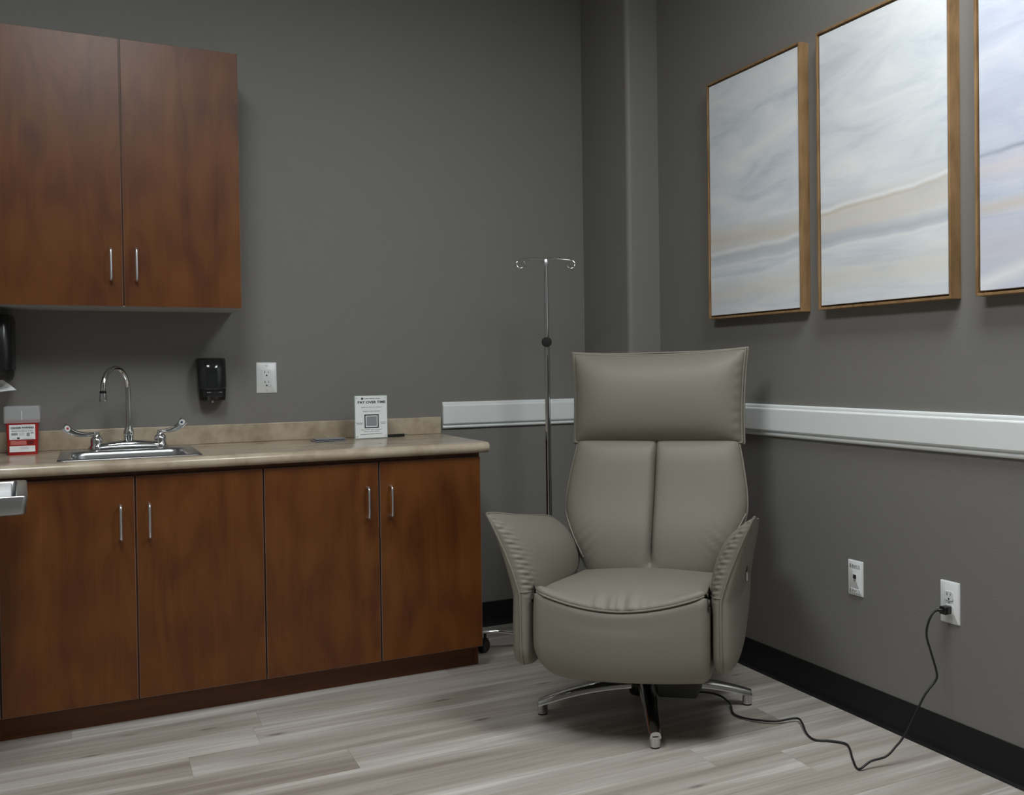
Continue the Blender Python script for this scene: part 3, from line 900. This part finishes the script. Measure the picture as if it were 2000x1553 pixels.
for z, segs in ((Hd - .0135, ((-.029, -.010), (-.007, .016), (.019, .036))), (Hd - .0485, ((-.040, -.024), (-.021, -.012), (-.009, .004), (.007, .014), (.017, .043))), (Hd - .0645, ((-.034, -.014), (-.011, -.006), (-.003, .007), (.010, .036))),
                (Hd - .0790, ((-.029, -.016), (-.013, .014), (.017, .032))), (.0375, ((-.043, -.028), (-.025, -.006), (-.003, .012), (.015, .042))), (.0305, ((-.030, -.010), (-.007, .008), (.011, .031))),
                (.0195, ((-.044, .042),)), (.0655, ((-.062, -.034), (.036, .060))), (.0605, ((-.058, -.036), (.038, .058)))):
    for a, b in segs: bar(a, b, z)
# square outline, left empty
q0, q1, w_ = -.0275, .0295, .0042
for a, b, c, d in ((q0, q1, .0435, .0435 + w_), (q0, q1, .0985 - w_, .0985), (q0, q0 + w_, .0435 + w_, .0985 - w_), (q1 - w_, q1, .0435 + w_, .0985 - w_)):
    mesh_obj('square_outline', *g_box(a, b, -.0031, -.0024, c, d), M['ink'], pap, None, False)
mesh_obj('grey_square', *g_box(q0 + .008, q1 - .008, -.0030, -.0024, .0515, .0905), M['card_grey'], pap, None, False)
for sx in (-1, 1):
    for sz in (.011, Hd - .011):
        Geo().add(g_lathe([(0, .0036), (.0025, .0034), (.003, .0020)], 12, (sx * (Wd / 2 - .009), 0, sz), ROT_Y)).obj('corner_stud', M['nickel'], t, 40, world=False)

t = thing('pen', 'black pen with a silver end lying behind the payment sign', 'pen', (-0.225, -0.098, HC), 0.06)
RX = Matrix.Rotation(PI / 2, 3, 'Y')
Geo().add(g_lathe([(0, -.075), (.0035, -.073), (.0055, -.06), (.006, .04), (.0055, .044), (0, .044)], 16, (0, 0, .0061), RX)).obj('barrel', M['black'], t, 40, world=False)
Geo().add(g_lathe([(0, .0440), (.0052, .0442), (.0036, .053), (.0022, .056), (.0022, .060), (0, .0605)], 16, (0, 0, .0061), RX)).obj('tip', M['chrome'], t, 40, world=False)
Geo().add(g_box(-.07, -.03, -.0015, .0015, .0119, .0135, .0006)).obj('clip', M['chrome'], t, 40, world=False)

def card_stack(loc, rz, w, d, n, label, bend):
    t = thing('brochure', label, 'brochure', loc, rz)
    for j in range(n):
        z0 = .0012 + j * .0021
        rings = []
        for i in range(9):
            s = -1 + 2 * i / 8
            zz = z0 + bend * s * s
            rings.append([Vector((s * w / 2, -d / 2, zz - .0008)), Vector((s * w / 2, d / 2, zz - .0008)), Vector((s * w / 2, d / 2, zz + .0008)), Vector((s * w / 2, -d / 2, zz + .0008))])
        Geo().add(g_loft(rings)).obj('leaf', M['card'] if j < n - 1 else M['card_grey'], t, 40, world=False)
card_stack((-0.500, -0.165, HC), 0.10, .115, .085, 2, 'dark folded brochure lying underneath on the worktop', .0)
card_stack((-0.492, -0.150, HC + .0044), -0.05, .115, .08, 2, 'grey brochure lying on top of the darker one', .002)

# ------------------------------------------------------------------ instrument stand (cut by the picture edge)
TX1, TX0, TYF, TYB, TZ = -1.4545, -1.86, -1.15, -0.68, 0.823
t = thing('instrument_stand', 'stainless steel instrument tray stand in front of the base cabinets', 'stand', ((TX0 + TX1) / 2 - .02, (TYF + TYB) / 2, 0))
TA = math.radians(3.0)
def trot(p):
    q = Vector((p.x - TX1, p.y - TYF, 0))
    return Vector((TX1 + q.x * math.cos(TA) - q.y * math.sin(TA), TYF + q.x * math.sin(TA) + q.y * math.cos(TA), p.z))
def tr(i, fr, z, r): return [trot(p) for p in rrect(TX0 + i, TX1 - i, TYF + fr, TYB - i, r, z, 6)]
v, f = g_loft([tr(.010, .008, TZ - .052, .018), tr(.004, .003, TZ - .048, .016), tr(0, 0, TZ - .004, .014), tr(.0015, .0012, TZ - .001, .013), tr(.003, .003, TZ, .012), tr(.023, .009, TZ - .0005, .010),
               tr(.025, .011, TZ - .003, .010), tr(.03, .016, TZ - .042, .015)], True, False)
n = 28; f.append(tuple(range(n))); f.append(tuple(7 * n + j for j in range(n)))
mesh_obj('tray', v, f, M['steel'], t, 45)
tcx, tcy = (TX0 + TX1) / 2 - .02, (TYF + TYB) / 2
Geo().add(g_tube([(tcx, tcy, .05), (tcx, tcy, TZ - .052)], .0125, 16)).obj('post', M['chrome'], t, 40)
Geo().add(g_tube([(tcx - .12, tcy - .16, .022), (tcx - .12, tcy, .034), (tcx - .12, tcy + .16, .022)], .012, 12)).add(g_tube([(tcx + .06, tcy - .16, .022), (tcx + .06, tcy, .034), (tcx + .06, tcy + .16, .022)], .012, 12)).add(
    g_tube([(tcx - .12, tcy, .036), (tcx + .06, tcy, .036)], .012, 12)).obj('foot_frame', M['chrome'], t, 40)
for ax in (-.12, .06):
    for by in (-.16, .16):
        Geo().add(g_lathe([(0, 0), (.014, 0), (.014, .012), (.012, .022), (0, .022)], 12, (tcx + ax, tcy + by, 0))).obj('foot', M['black_matte'], t, 40)
pv, pf = g_box(TX0 + .04, TX1 - .038, -0.95, TYB - .034, TZ - .0418, TZ - .003, .005, 2)
pd = mesh_obj('absorbent_pad', [trot(p) for p in pv], pf, M['paper'], None, 40)
tag(pd, 'folded white pad lying in the steel instrument tray', 'pad')

# ------------------------------------------------------------------ drip pole
IX, IY = 0.316, -0.445
t = thing('drip_pole', 'chrome drip pole with two hooks standing behind the recliner', 'pole', (IX, IY, 0))
Geo().add(g_tube([(IX, IY, .09), (IX, IY, 1.235)], .0120, 20)).obj('lower_tube', M['chrome'], t, 40)
Geo().add(g_tube([(IX, IY, 1.22), (IX, IY, 1.574)], .0090, 20)).obj('upper_tube', M['chrome'], t, 40)
Geo().add(g_lathe([(.012, 1.232), (.0135, 1.234), (.0135, 1.258), (.0095, 1.262), (0, 1.262)], 20, (IX, IY, 0))).obj('clamp_collar', M['black_matte'], t, 40)
vd = (CAM - Vector((IX, IY, 1.24))); vd.z = 0; vd.normalize()
side = Vector((vd.y, -vd.x, 0))
kd = (vd * .95 + side * -.1).normalized()
m3 = Matrix((Vector((0, 0, 1)).cross(kd), Vector((0, 0, 1)), kd)).transposed()
prof = [(0, .010), (.006, .010), (.006, .022), (.018, .024), (.0205, .028), (.0205, .036), (.018, .040), (0, .041)]
v, f = g_lathe(prof, 30, (0, 0, 0))
kn = []
for p in v:
    r = math.hypot(p.x, p.y)
    if r > .012:
        a = math.atan2(p.y, p.x); p = Vector((p.x * (1 + .04 * math.sin(a * 10)), p.y * (1 + .04 * math.sin(a * 10)), p.z))
    kn.append(Vector((IX, IY, 1.246)) + side * .004 + m3 @ p)
mesh_obj('clamp_knob', kn, f, M['knob'], t, 40)
Geo().add(g_lathe([(0, 1.560), (.0115, 1.560), (.0125, 1.562), (.0125, 1.582), (.010, 1.586), (0, 1.5865)], 20, (IX, IY, 0))).obj('top_cap', M['nickel'], t, 40)
hd = Vector((.945, -.33, 0)).normalized()
for s in (-1, 1):
    o_ = Vector((IX, IY, 1.583))
    d = hd * s
    pts = [o_, o_ + d * .03 + Vector((0, 0, .003)), o_ + d * .075 + Vector((0, 0, .001)), o_ + d * .10 + Vector((0, 0, -.002))]
    pts = spline(pts, 5)
    c = o_ + d * .102 + Vector((0, 0, -.019))
    out = hd.cross(Vector((0, 0, 1)))
    for k in range(1, 22):
        a = PI / 2 - k / 21 * PI * 1.75
        pts.append(c + d * .0165 * math.cos(a) + Vector((0, 0, .0165 * math.sin(a))) + out * .010 * (k / 21))
    Geo().add(g_tube(pts, .0036, 10)).obj('hook', M['chrome'], t, 50)
Geo().add(g_lathe([(0, .042), (.035, .042), (.038, .047), (.038, .074), (.032, .084), (.016, .092), (.014, .13), (0, .13)], 24, (IX, IY, 0))).obj('hub', M['chrome'], t, 40)
a0 = math.radians(167)
for k in range(4):
    a = a0 + k * 2 * PI / 4
    d = Vector((math.cos(a), math.sin(a), 0)); o_ = Vector((IX, IY, 0))
    pts = spline([o_ + d * .03 + Vector((0, 0, .060)), o_ + d * .14 + Vector((0, 0, .064)), o_ + d * .22 + Vector((0, 0, .078)), o_ + d * .288 + Vector((0, 0, .078))], 5)
    lg = Geo().add(g_tube(pts, .011, 12, sy=.75)).obj('leg', M['chrome'], t, 50)
    Geo().add(g_lathe([(0, .092), (.007, .090), (.0095, .084), (.0095, .074)], 14, o_ + d * .288)).obj('end_cap', M['chrome'], lg, 40)
    wa = a + (0.9 if k == 0 else k * 1.1)
    wd = Vector((math.cos(wa), math.sin(wa), 0)); wn = Vector((-wd.y, wd.x, 0))
    wc = o_ + d * .268 + wd * .012 + Vector((0, 0, .027))
    m3 = Matrix((wd, Vector((0, 0, 1)), wn)).transposed()
    cs = Geo()
    for s in (-1, 1):
        cs.add(g_lathe([(0, s * .004), (.012, s * .004), (.022, s * .005), (.0265, s * .0085), (.0265, s * .013), (.022, s * .0165), (.012, s * .0155), (0, s * .0155)], 24, wc, m3))
    cs.add(g_lathe([(0, .0), (.006, 0), (.006, .028), (0, .028)], 12, o_ + d * .268 + Vector((0, 0, .045))))
    fk = []
    for s in range(9):
        b = -0.2 + s / 8 * 2.2
        fk.append([wc + m3 @ Vector((r * math.cos(b), r * math.sin(b), w)) for r, w in ((.028, -.017), (.031, -.017), (.031, .017), (.028, .017))])
    cs.add(g_loft(fk))
    cs.obj('caster', M['black'], lg, 40)

# ================================================================== RECLINER (local frame: -y is its front)
HUB = Vector((0.281, -1.330, 0))
CHRZ = math.radians(-40.5)
ch = thing('recliner', 'taupe leather swivel recliner with winged armrests on a polished star base', 'recliner', HUB, CHRZ)
def CP(name, g, mat, smooth=60, parent=None):
    return g.obj(name, mat, parent or ch, smooth, world=False)

def rounded_extrude(proffn, hw, r, nx=40, nr=7):
    """closed (y,z) profile swept over x with softly rounded ends"""
    xs = []
    for k in range(nr):
        a = PI / 2 * (1 - k / nr)
        xs.append((-hw + r - r * math.sin(a), r * (1 - math.cos(a))))
    for k in range(nx + 1):
        xs.append((-hw + r + (2 * hw - 2 * r) * k / nx, 0))
    for k in range(1, nr + 1):
        a = PI / 2 * k / nr
        xs.append((hw - r + r * math.sin(a), r * (1 - math.cos(a))))
    rings = []
    for x, ins in xs:
        pr = proffn(x); n = len(pr)
        area = sum(pr[i][0] * pr[(i + 1) % n][1] - pr[(i + 1) % n][0] * pr[i][1] for i in range(n))
        sg = 1 if area > 0 else -1
        ring = []
        for i in range(n):
            a, b = pr[i - 1], pr[(i + 1) % n]
            ty, tz = b[0] - a[0], b[1] - a[1]
            l = math.hypot(ty, tz) or 1
            ny, nz = -tz / l * sg, ty / l * sg        # inward
            ring.append(Vector((x, pr[i][0] + ny * ins, pr[i][1] + nz * ins)))
        rings.append(ring)
    return g_loft(rings)

def crspline2(pts, n):
    return [(p.x, p.y) for p in spline([(a, b, 0) for a, b in pts], n, True)]

SW = .268
def seam_z(x): return .421 + .048 * (abs(x) / SW) ** 1.9
def seat_prof(x):
    u = x / SW
    crown = .020 * (1 - u * u)
    zs = seam_z(x)
    yb = .035 * u * u          # front is slightly bowed
    top = [(.17, .35), (.175, .41), (.15, .428 + crown), (.02, .440 + crown), (-.14, .455 + crown), (-.27, .466 + crown * .9), (-.345 + yb, .462 + crown * .6 + .006 * u * u),
           (-.388 + yb, zs + .022), (-.400 + yb, zs), (-.36 + yb, zs - .03), (-.30, .36)]
    return crspline2(top, 5)
v, f = rounded_extrude(seat_prof, SW, .034, 60)
# leather gathered above the front seam
for i, p in enumerate(v):
    zs = seam_z(p.x)
    if p.y < -.26 and p.z > zs - .004:
        dist = math.hypot(p.y + .40, p.z - zs)
        amp = math.exp(-((p.x - .005) / .085) ** 2) * math.exp(-(dist / .055) ** 2)
        w = math.sin(p.x * 190 + 1.2 * math.sin(p.x * 70)) * .6 + math.sin(p.x * 117 + 2) * .4
        p.y -= amp * .0045 * w; p.z += amp * .0042 * w
seat = CP('seat_cushion', Geo().add((v, f)), M['leather'])
pp = []
for k in range(41):
    x = -SW + .012 + (2 * SW - .024) * k / 40
    u = x / SW
    e = max(0, abs(x) - (SW - .045)) / .045
    pp.append((x, -.4015 + .035 * u * u + .020 * e * e, seam_z(x) + .001))
CP('piping', Geo().add(g_tube(pp, .0033, 8)), M['leather'], 60, seat)

def foot_prof(x):
    u = x / SW
    zs = seam_z(x)
    yb = .035 * u * u
    pts = [(-.397 + yb, zs - .001), (-.408 + yb, zs - .05), (-.412 + yb, .33), (-.408 + yb, .265), (-.392 + yb, .220), (-.350 + yb, .196), (-.28, .190), (-.20, .200), (-.19, .26), (-.22, .36), (-.33, zs - .02)]
    return crspline2(pts, 4)
v, f = rounded_extrude(foot_prof, SW + .003, .03, 40)
for p in v:
    if p.z < .31:
        q = ((.31 - p.z) / .10)
        p.x *= 1 - (.20 if p.x < 0 else .02) * q * q
    # puckers down the right-hand edge
    if p.x > SW - .03: p.y += .0025 * math.sin(p.z * 210) * (1 if p.z < .33 or p.z > .43 else .2)
CP('footrest', Geo().add((v, f)), M['leather'])
CP('seat_frame', Geo().add(g_box(-.235, .235, -.20, .17, .235, .36, .01)), M['black_matte'], 40)

# armrests -------------------------------------------------------------
AYF = -.365
def arm_top(y): return smooth_interp([(-.37, .700), (-.28, .687), (-.16, .664), (-.04, .645), (.08, .628), (.15, .612), (.20, .585)], y)
def arm_back(z): return smooth_interp([(.235, -.20), (.25, -.13), (.28, -.055), (.33, .02), (.40, .10), (.48, .17), (.56, .20), (.70, .20)], z)
def arm_front(z): return smooth_interp([(.235, -.335), (.25, -.352), (.29, AYF), (.46, AYF), (.58, AYF), (.70, AYF - .008)], z)
def arm_cx(z): return .306 + .100 * max(0, (z - .445) / .255) ** 1.25
def arm_ht(z): return smooth_interp([(.235, .024), (.25, .036), (.30, .044), (.42, .046), (.52, .041), (.60, .028), (.66, .016), (.70, .006)], z)
def arm_hi(z): return smooth_interp([(.235, .024), (.25, .032), (.30, .037), (.40, .040), (.46, .050), (.53, .064), (.60, .066), (.65, .052), (.685, .026), (.70, .006)], z)
NS, NA = 190, 56
def make_arm(s, name):
    rings = []
    for i in range(NS + 1):
        q = i / NS
        zz0 = .235 + (.70 - .235) * q
        ring = []
        for k in range(NA):
            a = 2 * PI * k / NA
            ca, sa = math.cos(a), math.sin(a)
            py = math.copysign(abs(ca) ** .62, ca)                # -1 front .. 1 back
            yf_, yb_ = arm_front(zz0), arm_back(zz0)
            y = (yf_ + yb_) / 2 + (yb_ - yf_) / 2 * py
            ht = arm_ht(zz0)
            hi = arm_hi(zz0)
            off = ht * sa ** .62 if sa >= 0 else -hi * abs(sa) ** .70           # + outer, - inner
            z = .235 + (arm_top(y) - .235) * q
            x = arm_cx(z) + off
            # gathers on the inner face close to the front seam
            if off < 0 and z > .44:
                dy = y - yf_
                g_ = math.exp(-(dy / .038) ** 2) * min(1, (z - .44) / .04) * min(1, max(0, (.70 - z) / .02))
                x += -.0027 * g_ * (math.sin(z * 410 + dy * 150) + .6 * math.sin(z * 257 + 1 - dy * 80)) * (dy > .002)
            # outer shell bulges a little
            ring.append(Vector((s * x, y, z)))
        rings.append(ring)
    arm = CP(name, Geo().add(g_loft(rings)), M['leather'])
    # double piping down the front seam and along the top edge
    fr = [rings[i][NA // 2] for i in range(NS + 1)]
    CP('piping', Geo().add(g_tube([p + Vector((0, -.0015, 0)) for p in fr], .0036, 8)), M['leather'], 60, arm)
    tp = [(rings[-1][NA // 2 - k] + rings[-1][(NA // 2 + k) % NA]) / 2 + Vector((0, 0, .001)) for k in range(0, NA // 2 + 1)]
    CP('top_piping', Geo().add(g_tube(tp, .0042, 8)), M['leather'], 60, arm)
    # stitched joint across the front
    li = min(range(NS + 1), key=lambda i: abs(rings[i][NA // 2].z - .462))
    inner = [rings[li][(NA // 2 + k) % NA] for k in range(0, 8)]
    inner = [p + Vector((-s * .0005, -.0008, 0)) for p in inner]
    CP('stitch_line', Geo().add(g_tube(inner, .0014, 6)), M['leather'], 60, arm)
    return arm, rings
arm_l, _ = make_arm(-1, 'armrest')
arm_r, rg = make_arm(1, 'armrest')
# control buttons on the outer side of the wing
bz = .500
bi = min(range(NS + 1), key=lambda i: abs(rg[i][NA // 4].z - bz))
cand = [p for p in rg[bi] if p.x > arm_cx(p.z) + .005]
bp_ = min(cand, key=lambda p: abs(p.y + .225))
nrm = Vector((1, -.18, .05)).normalized()
m3 = Matrix((Vector((0, 0, 1)).cross(nrm).normalized(), Vector((0, 0, 1)), nrm)).transposed()
bt = CP('control_button', Geo().add(g_lathe([(0, .004), (.008, .004), (.010, .002), (.010, -.004)], 20, bp_ + Vector((0, 0, .008)), m3)), M['black'], 40, arm_r)
CP('button_bezel', Geo().add(g_tube([bp_ + nrm * .003 + Vector((0, 0, z)) for z in (-.028, -.018, -.004)], .004, 10)), M['chrome'], 40, arm_r)

# backrest -------------------------------------------------------------
def back_hw(z): return smooth_interp([(.40, .225), (.46, .250), (.55, .298), (.63, .322), (.70, .322), (.80, .306), (.89, .290)], z)
def back_y(z): return .135 + .115 * ((z - .42) / .46)
BZ0, BZ1, NU, NV = .41, .885, 150, 44
def back_pt(u, v_, side):
    z = BZ0 + (BZ1 - BZ0) * (v_ + 1) / 2
    hw = back_hw(z)
    x = hw * u
    edge = (max(0.0, 1 - abs(u) ** 5)) ** .55 * (max(0.0, 1 - abs(v_) ** 9)) ** .5
    if side > 0:
        d = .062 * edge
        lv = max(0, min(1, (z - .455) / .05))
        d -= (.034 * math.exp(-(abs(x) / .0065)) + .007 * math.exp(-(x / .04) ** 2)) * lv * edge
        # lumbar fullness
        d += .016 * math.exp(-((z - .56) / .11) ** 2) * edge
        # pinch where the seam ends
        rr_ = math.hypot(x, z - .466)
        d -= .012 * math.exp(-(rr_ / .022) ** 2)
        # creases by the armrest
        if abs(x) > .12:
            d += .0035 * math.sin((z + abs(x) * .9) * 150) * math.exp(-((abs(x) - .235) / .045) ** 2) * math.exp(-((z - .54) / .05) ** 2)
        return Vector((x, back_y(z) - d, z))
    return Vector((x, back_y(z) + .075 * edge, z))
us = [math.sin(PI / 2 * (-1 + 2 * i / NU)) * .35 + (-1 + 2 * i / NU) * .65 for i in range(NU + 1)]
vs_ = [math.sin(PI / 2 * (-1 + 2 * i / NV)) * .5 + (-1 + 2 * i / NV) * .5 for i in range(NV + 1)]
def pillow(fn, us, vs_):
    nu, nv = len(us), len(vs_)
    V = [fn(u, w, 1) for w in vs_ for u in us]; F_ = []
    idx = lambda i, j: j * nu + i
    for j in range(nv - 1):
        for i in range(nu - 1): F_.append((idx(i, j), idx(i + 1, j), idx(i + 1, j + 1), idx(i, j + 1)))
    mp = {}
    for j in range(nv):
        for i in range(nu):
            if i in (0, nu - 1) or j in (0, nv - 1): mp[(i, j)] = idx(i, j)
            else: mp[(i, j)] = len(V); V.append(fn(us[i], vs_[j], -1))
    for j in range(nv - 1):
        for i in range(nu - 1): F_.append((mp[(i, j)], mp[(i, j + 1)], mp[(i + 1, j + 1)], mp[(i + 1, j)]))
    return V, F_
back = CP('backrest', Geo().add(pillow(back_pt, us, vs_)), M['leather'], 75)
for s in (-1, 1):
    pp = [Vector((s * (back_hw(z) + .001), back_y(z) - .001, z)) for z in [.43 + .44 * k / 30 for k in range(31)]]
    CP('piping', Geo().add(g_tube(pp, .0034, 8)), M['leather'], 60, back)
    # bolster seam running from the side edge down behind the armrest
    pp = []
    for k in range(17):
        q = k / 16
        z = .632 - .15 * q
        u = s * (1.0 - .08 * math.sin(q * PI / 2) ** .8)
        pp.append(back_pt(max(-.995, min(.995, u)), 2 * (z - BZ0) / (BZ1 - BZ0) - 1, 1) + Vector((0, -.001, 0)))
    CP('bolster_piping', Geo().add(g_tube(pp, .0030, 8)), M['leather'], 60, back)

# headrest -------------------------------------------------------------
def head_pt(u, v_, side):
    hw = .309 + .006 * v_ - .008 * (1 - v_ * v_)
    x = hw * u
    zt = 1.196 + .005 * u - .014 * (1 - abs(u) ** 2.2)
    zb_ = .872 - .003 * (1 - u * u)
    z = zb_ + (zt - zb_) * (v_ + 1) / 2
    y = .262 + .018 * v_
    edge = (max(0.0, 1 - abs(u) ** 7)) ** .6 * (max(0.0, 1 - abs(v_) ** 5)) ** .6
    if side > 0:
        d = .048 * edge + .034 * (1 - abs(u) ** 4) * (1 - (v_ - .12) ** 2) * (1 - v_ ** 8)
        ed = 1 - abs(u)
        d += .0030 * math.sin(v_ * 26 + u) * math.exp(-((ed - .05) / .035) ** 2) * (1 if u > 0 else .35) * (1 - v_ ** 4)
        return Vector((x, y - d, z))
    return Vector((x, y + .055 * edge, z))
us2 = [math.sin(PI / 2 * (-1 + 2 * i / 56)) * .55 + (-1 + 2 * i / 56) * .45 for i in range(57)]
vs2 = [math.sin(PI / 2 * (-1 + 2 * i / 40)) * .6 + (-1 + 2 * i / 40) * .4 for i in range(41)]
head = CP('headrest', Geo().add(pillow(head_pt, us2, vs2)), M['leather'], 75)
loop = [head_pt(u, -1, 1) for u in us2[:-1]] + [head_pt(1, w, 1) for w in vs2[:-1]] + [head_pt(u, 1, 1) for u in reversed(us2[1:])] + [head_pt(-1, w, 1) for w in reversed(vs2[1:])]
c = Vector((0, .26, 1.035))
CP('piping', Geo().add(g_tube(loop, .0046, 8, True)), M['leather'], 60, head)
CP('flange_piping', Geo().add(g_tube([p + (p - c).normalized() * .008 + Vector((0, .008, 0)) for p in loop], .0040, 8, True)), M['leather'], 60, head)

# base -------------------------------------------------------------
CP('swivel_column', Geo().add(g_lathe([(0, .06), (.055, .06), (.058, .07), (.058, .098), (.045, .108), (.035, .112), (.035, .24), (0, .24)], 28)), M['black'], 40)
CP('motor_housing', Geo().add(g_box(.075, .20, -.17, -.06, .098, .235, .006)), M['black_matte'], 40)
for k in range(4):
    a = math.radians(-113.8 + 90 * k) - CHRZ
    d = Vector((math.cos(a), math.sin(a), 0)); w = Vector((-d.y, d.x, 0))
    rings = []
    for i in range(15):
        q = i / 14
        r = .03 + .325 * q
        zt = .108 - .012 * q - .046 * q ** 2.2
        hh = .026 - .006 * q
        hw = .030 - .0085 * q
        if i == 14: hw *= .8
        ring = []
        for (ox, oz) in ((-1, -1), (-.96, -.2), (-.8, .6), (-.5, .95), (0, 1.08), (.5, .95), (.8, .6), (.96, -.2), (1, -1), (.55, -1), (.45, -.2), (-.45, -.2), (-.55, -1)):
            ring.append(d * r + w * hw * ox + Vector((0, 0, zt - hh / 2 + hh / 2 * oz)))
        rings.append(ring)
    lg = CP('base_leg', Geo().add(g_loft(rings)), M['polished'], 40)
    CP('foot', Geo().add(g_lathe([(0, .005), (.0165, .005), (.0165, .034), (.0175, .036), (0, .036)], 20, d * .342)), M['polished'], 40, lg)
    CP('glide', Geo().add(g_lathe([(0, 0), (.0150, 0), (.0155, .005), (0, .005)], 20, d * .342)), M['black_matte'], 40, lg)

# ------------------------------------------------------------------ power cord
t = thing('power_cord', 'black power cord running from under the recliner to the wall plug', 'cord', (0.7, -1.9, 0))
floor_px = [(1352, 1352, .05), (1385, 1353, .035), (1410, 1361, .022), (1426, 1375.6, .012), (1432, 1393, .006), (1449, 1401.5, .006), (1481, 1407, .008), (1517, 1408.7, .010), (1555.5, 1403, .012), (1567, 1413, .012), (1575, 1432, .006),
            (1591, 1445, .004), (1620, 1447, .005), (1649.5, 1452, .005), (1659, 1461.5, .004), (1665.7, 1484, .004), (1677, 1502.6, .004)]
pts = [hit_z(px, py, z) for px, py, z in floor_px]
A = pts[-1].copy()
PLUG = Vector((XR - .030, OY + .0, OZ - .0215))
dirp = Vector((PLUG.x - A.x, PLUG.y - A.y, 0)).normalized()
nn = Vector((dirp.y, -dirp.x, 0))
for px, py in ((1701, 1487), (1730.5, 1477.7), (1750, 1458), (1766, 1437), (1793.7, 1382), (1808, 1354.6), (1827.7, 1328.6), (1829, 1312), (1818, 1273.6), (1810, 1244), (1811.5, 1221.7), (1821, 1199)):
    p = hit_plane(px, py, A, nn)
    if p.x > XR - .02: p = hit_plane(px, py, (XR - .02, 0, 0), Vector((1, 0, 0)))
    pts.append(p)
pend = PLUG + Vector((-.012, .012, -.003))
pts.append(hit_plane(1832, 1191.5, pend, Vector((1, 0, 0))))
Geo().add(g_tube(spline(pts, 6), .0033, 8)).obj('cord', M['cord'], t, 60)
e = pts[-1]
Geo().add(g_tube([e, e.lerp(PLUG, .5), PLUG + Vector((.004, 0, 0))], [.0045, .0062, .0075], 10)).add(
    g_box(XR - .034, XR - .0083, OY - .0125, OY + .0125, OZ - .0315, OZ - .0085, .003, 2)).obj('plug', M['black'], t, 50)
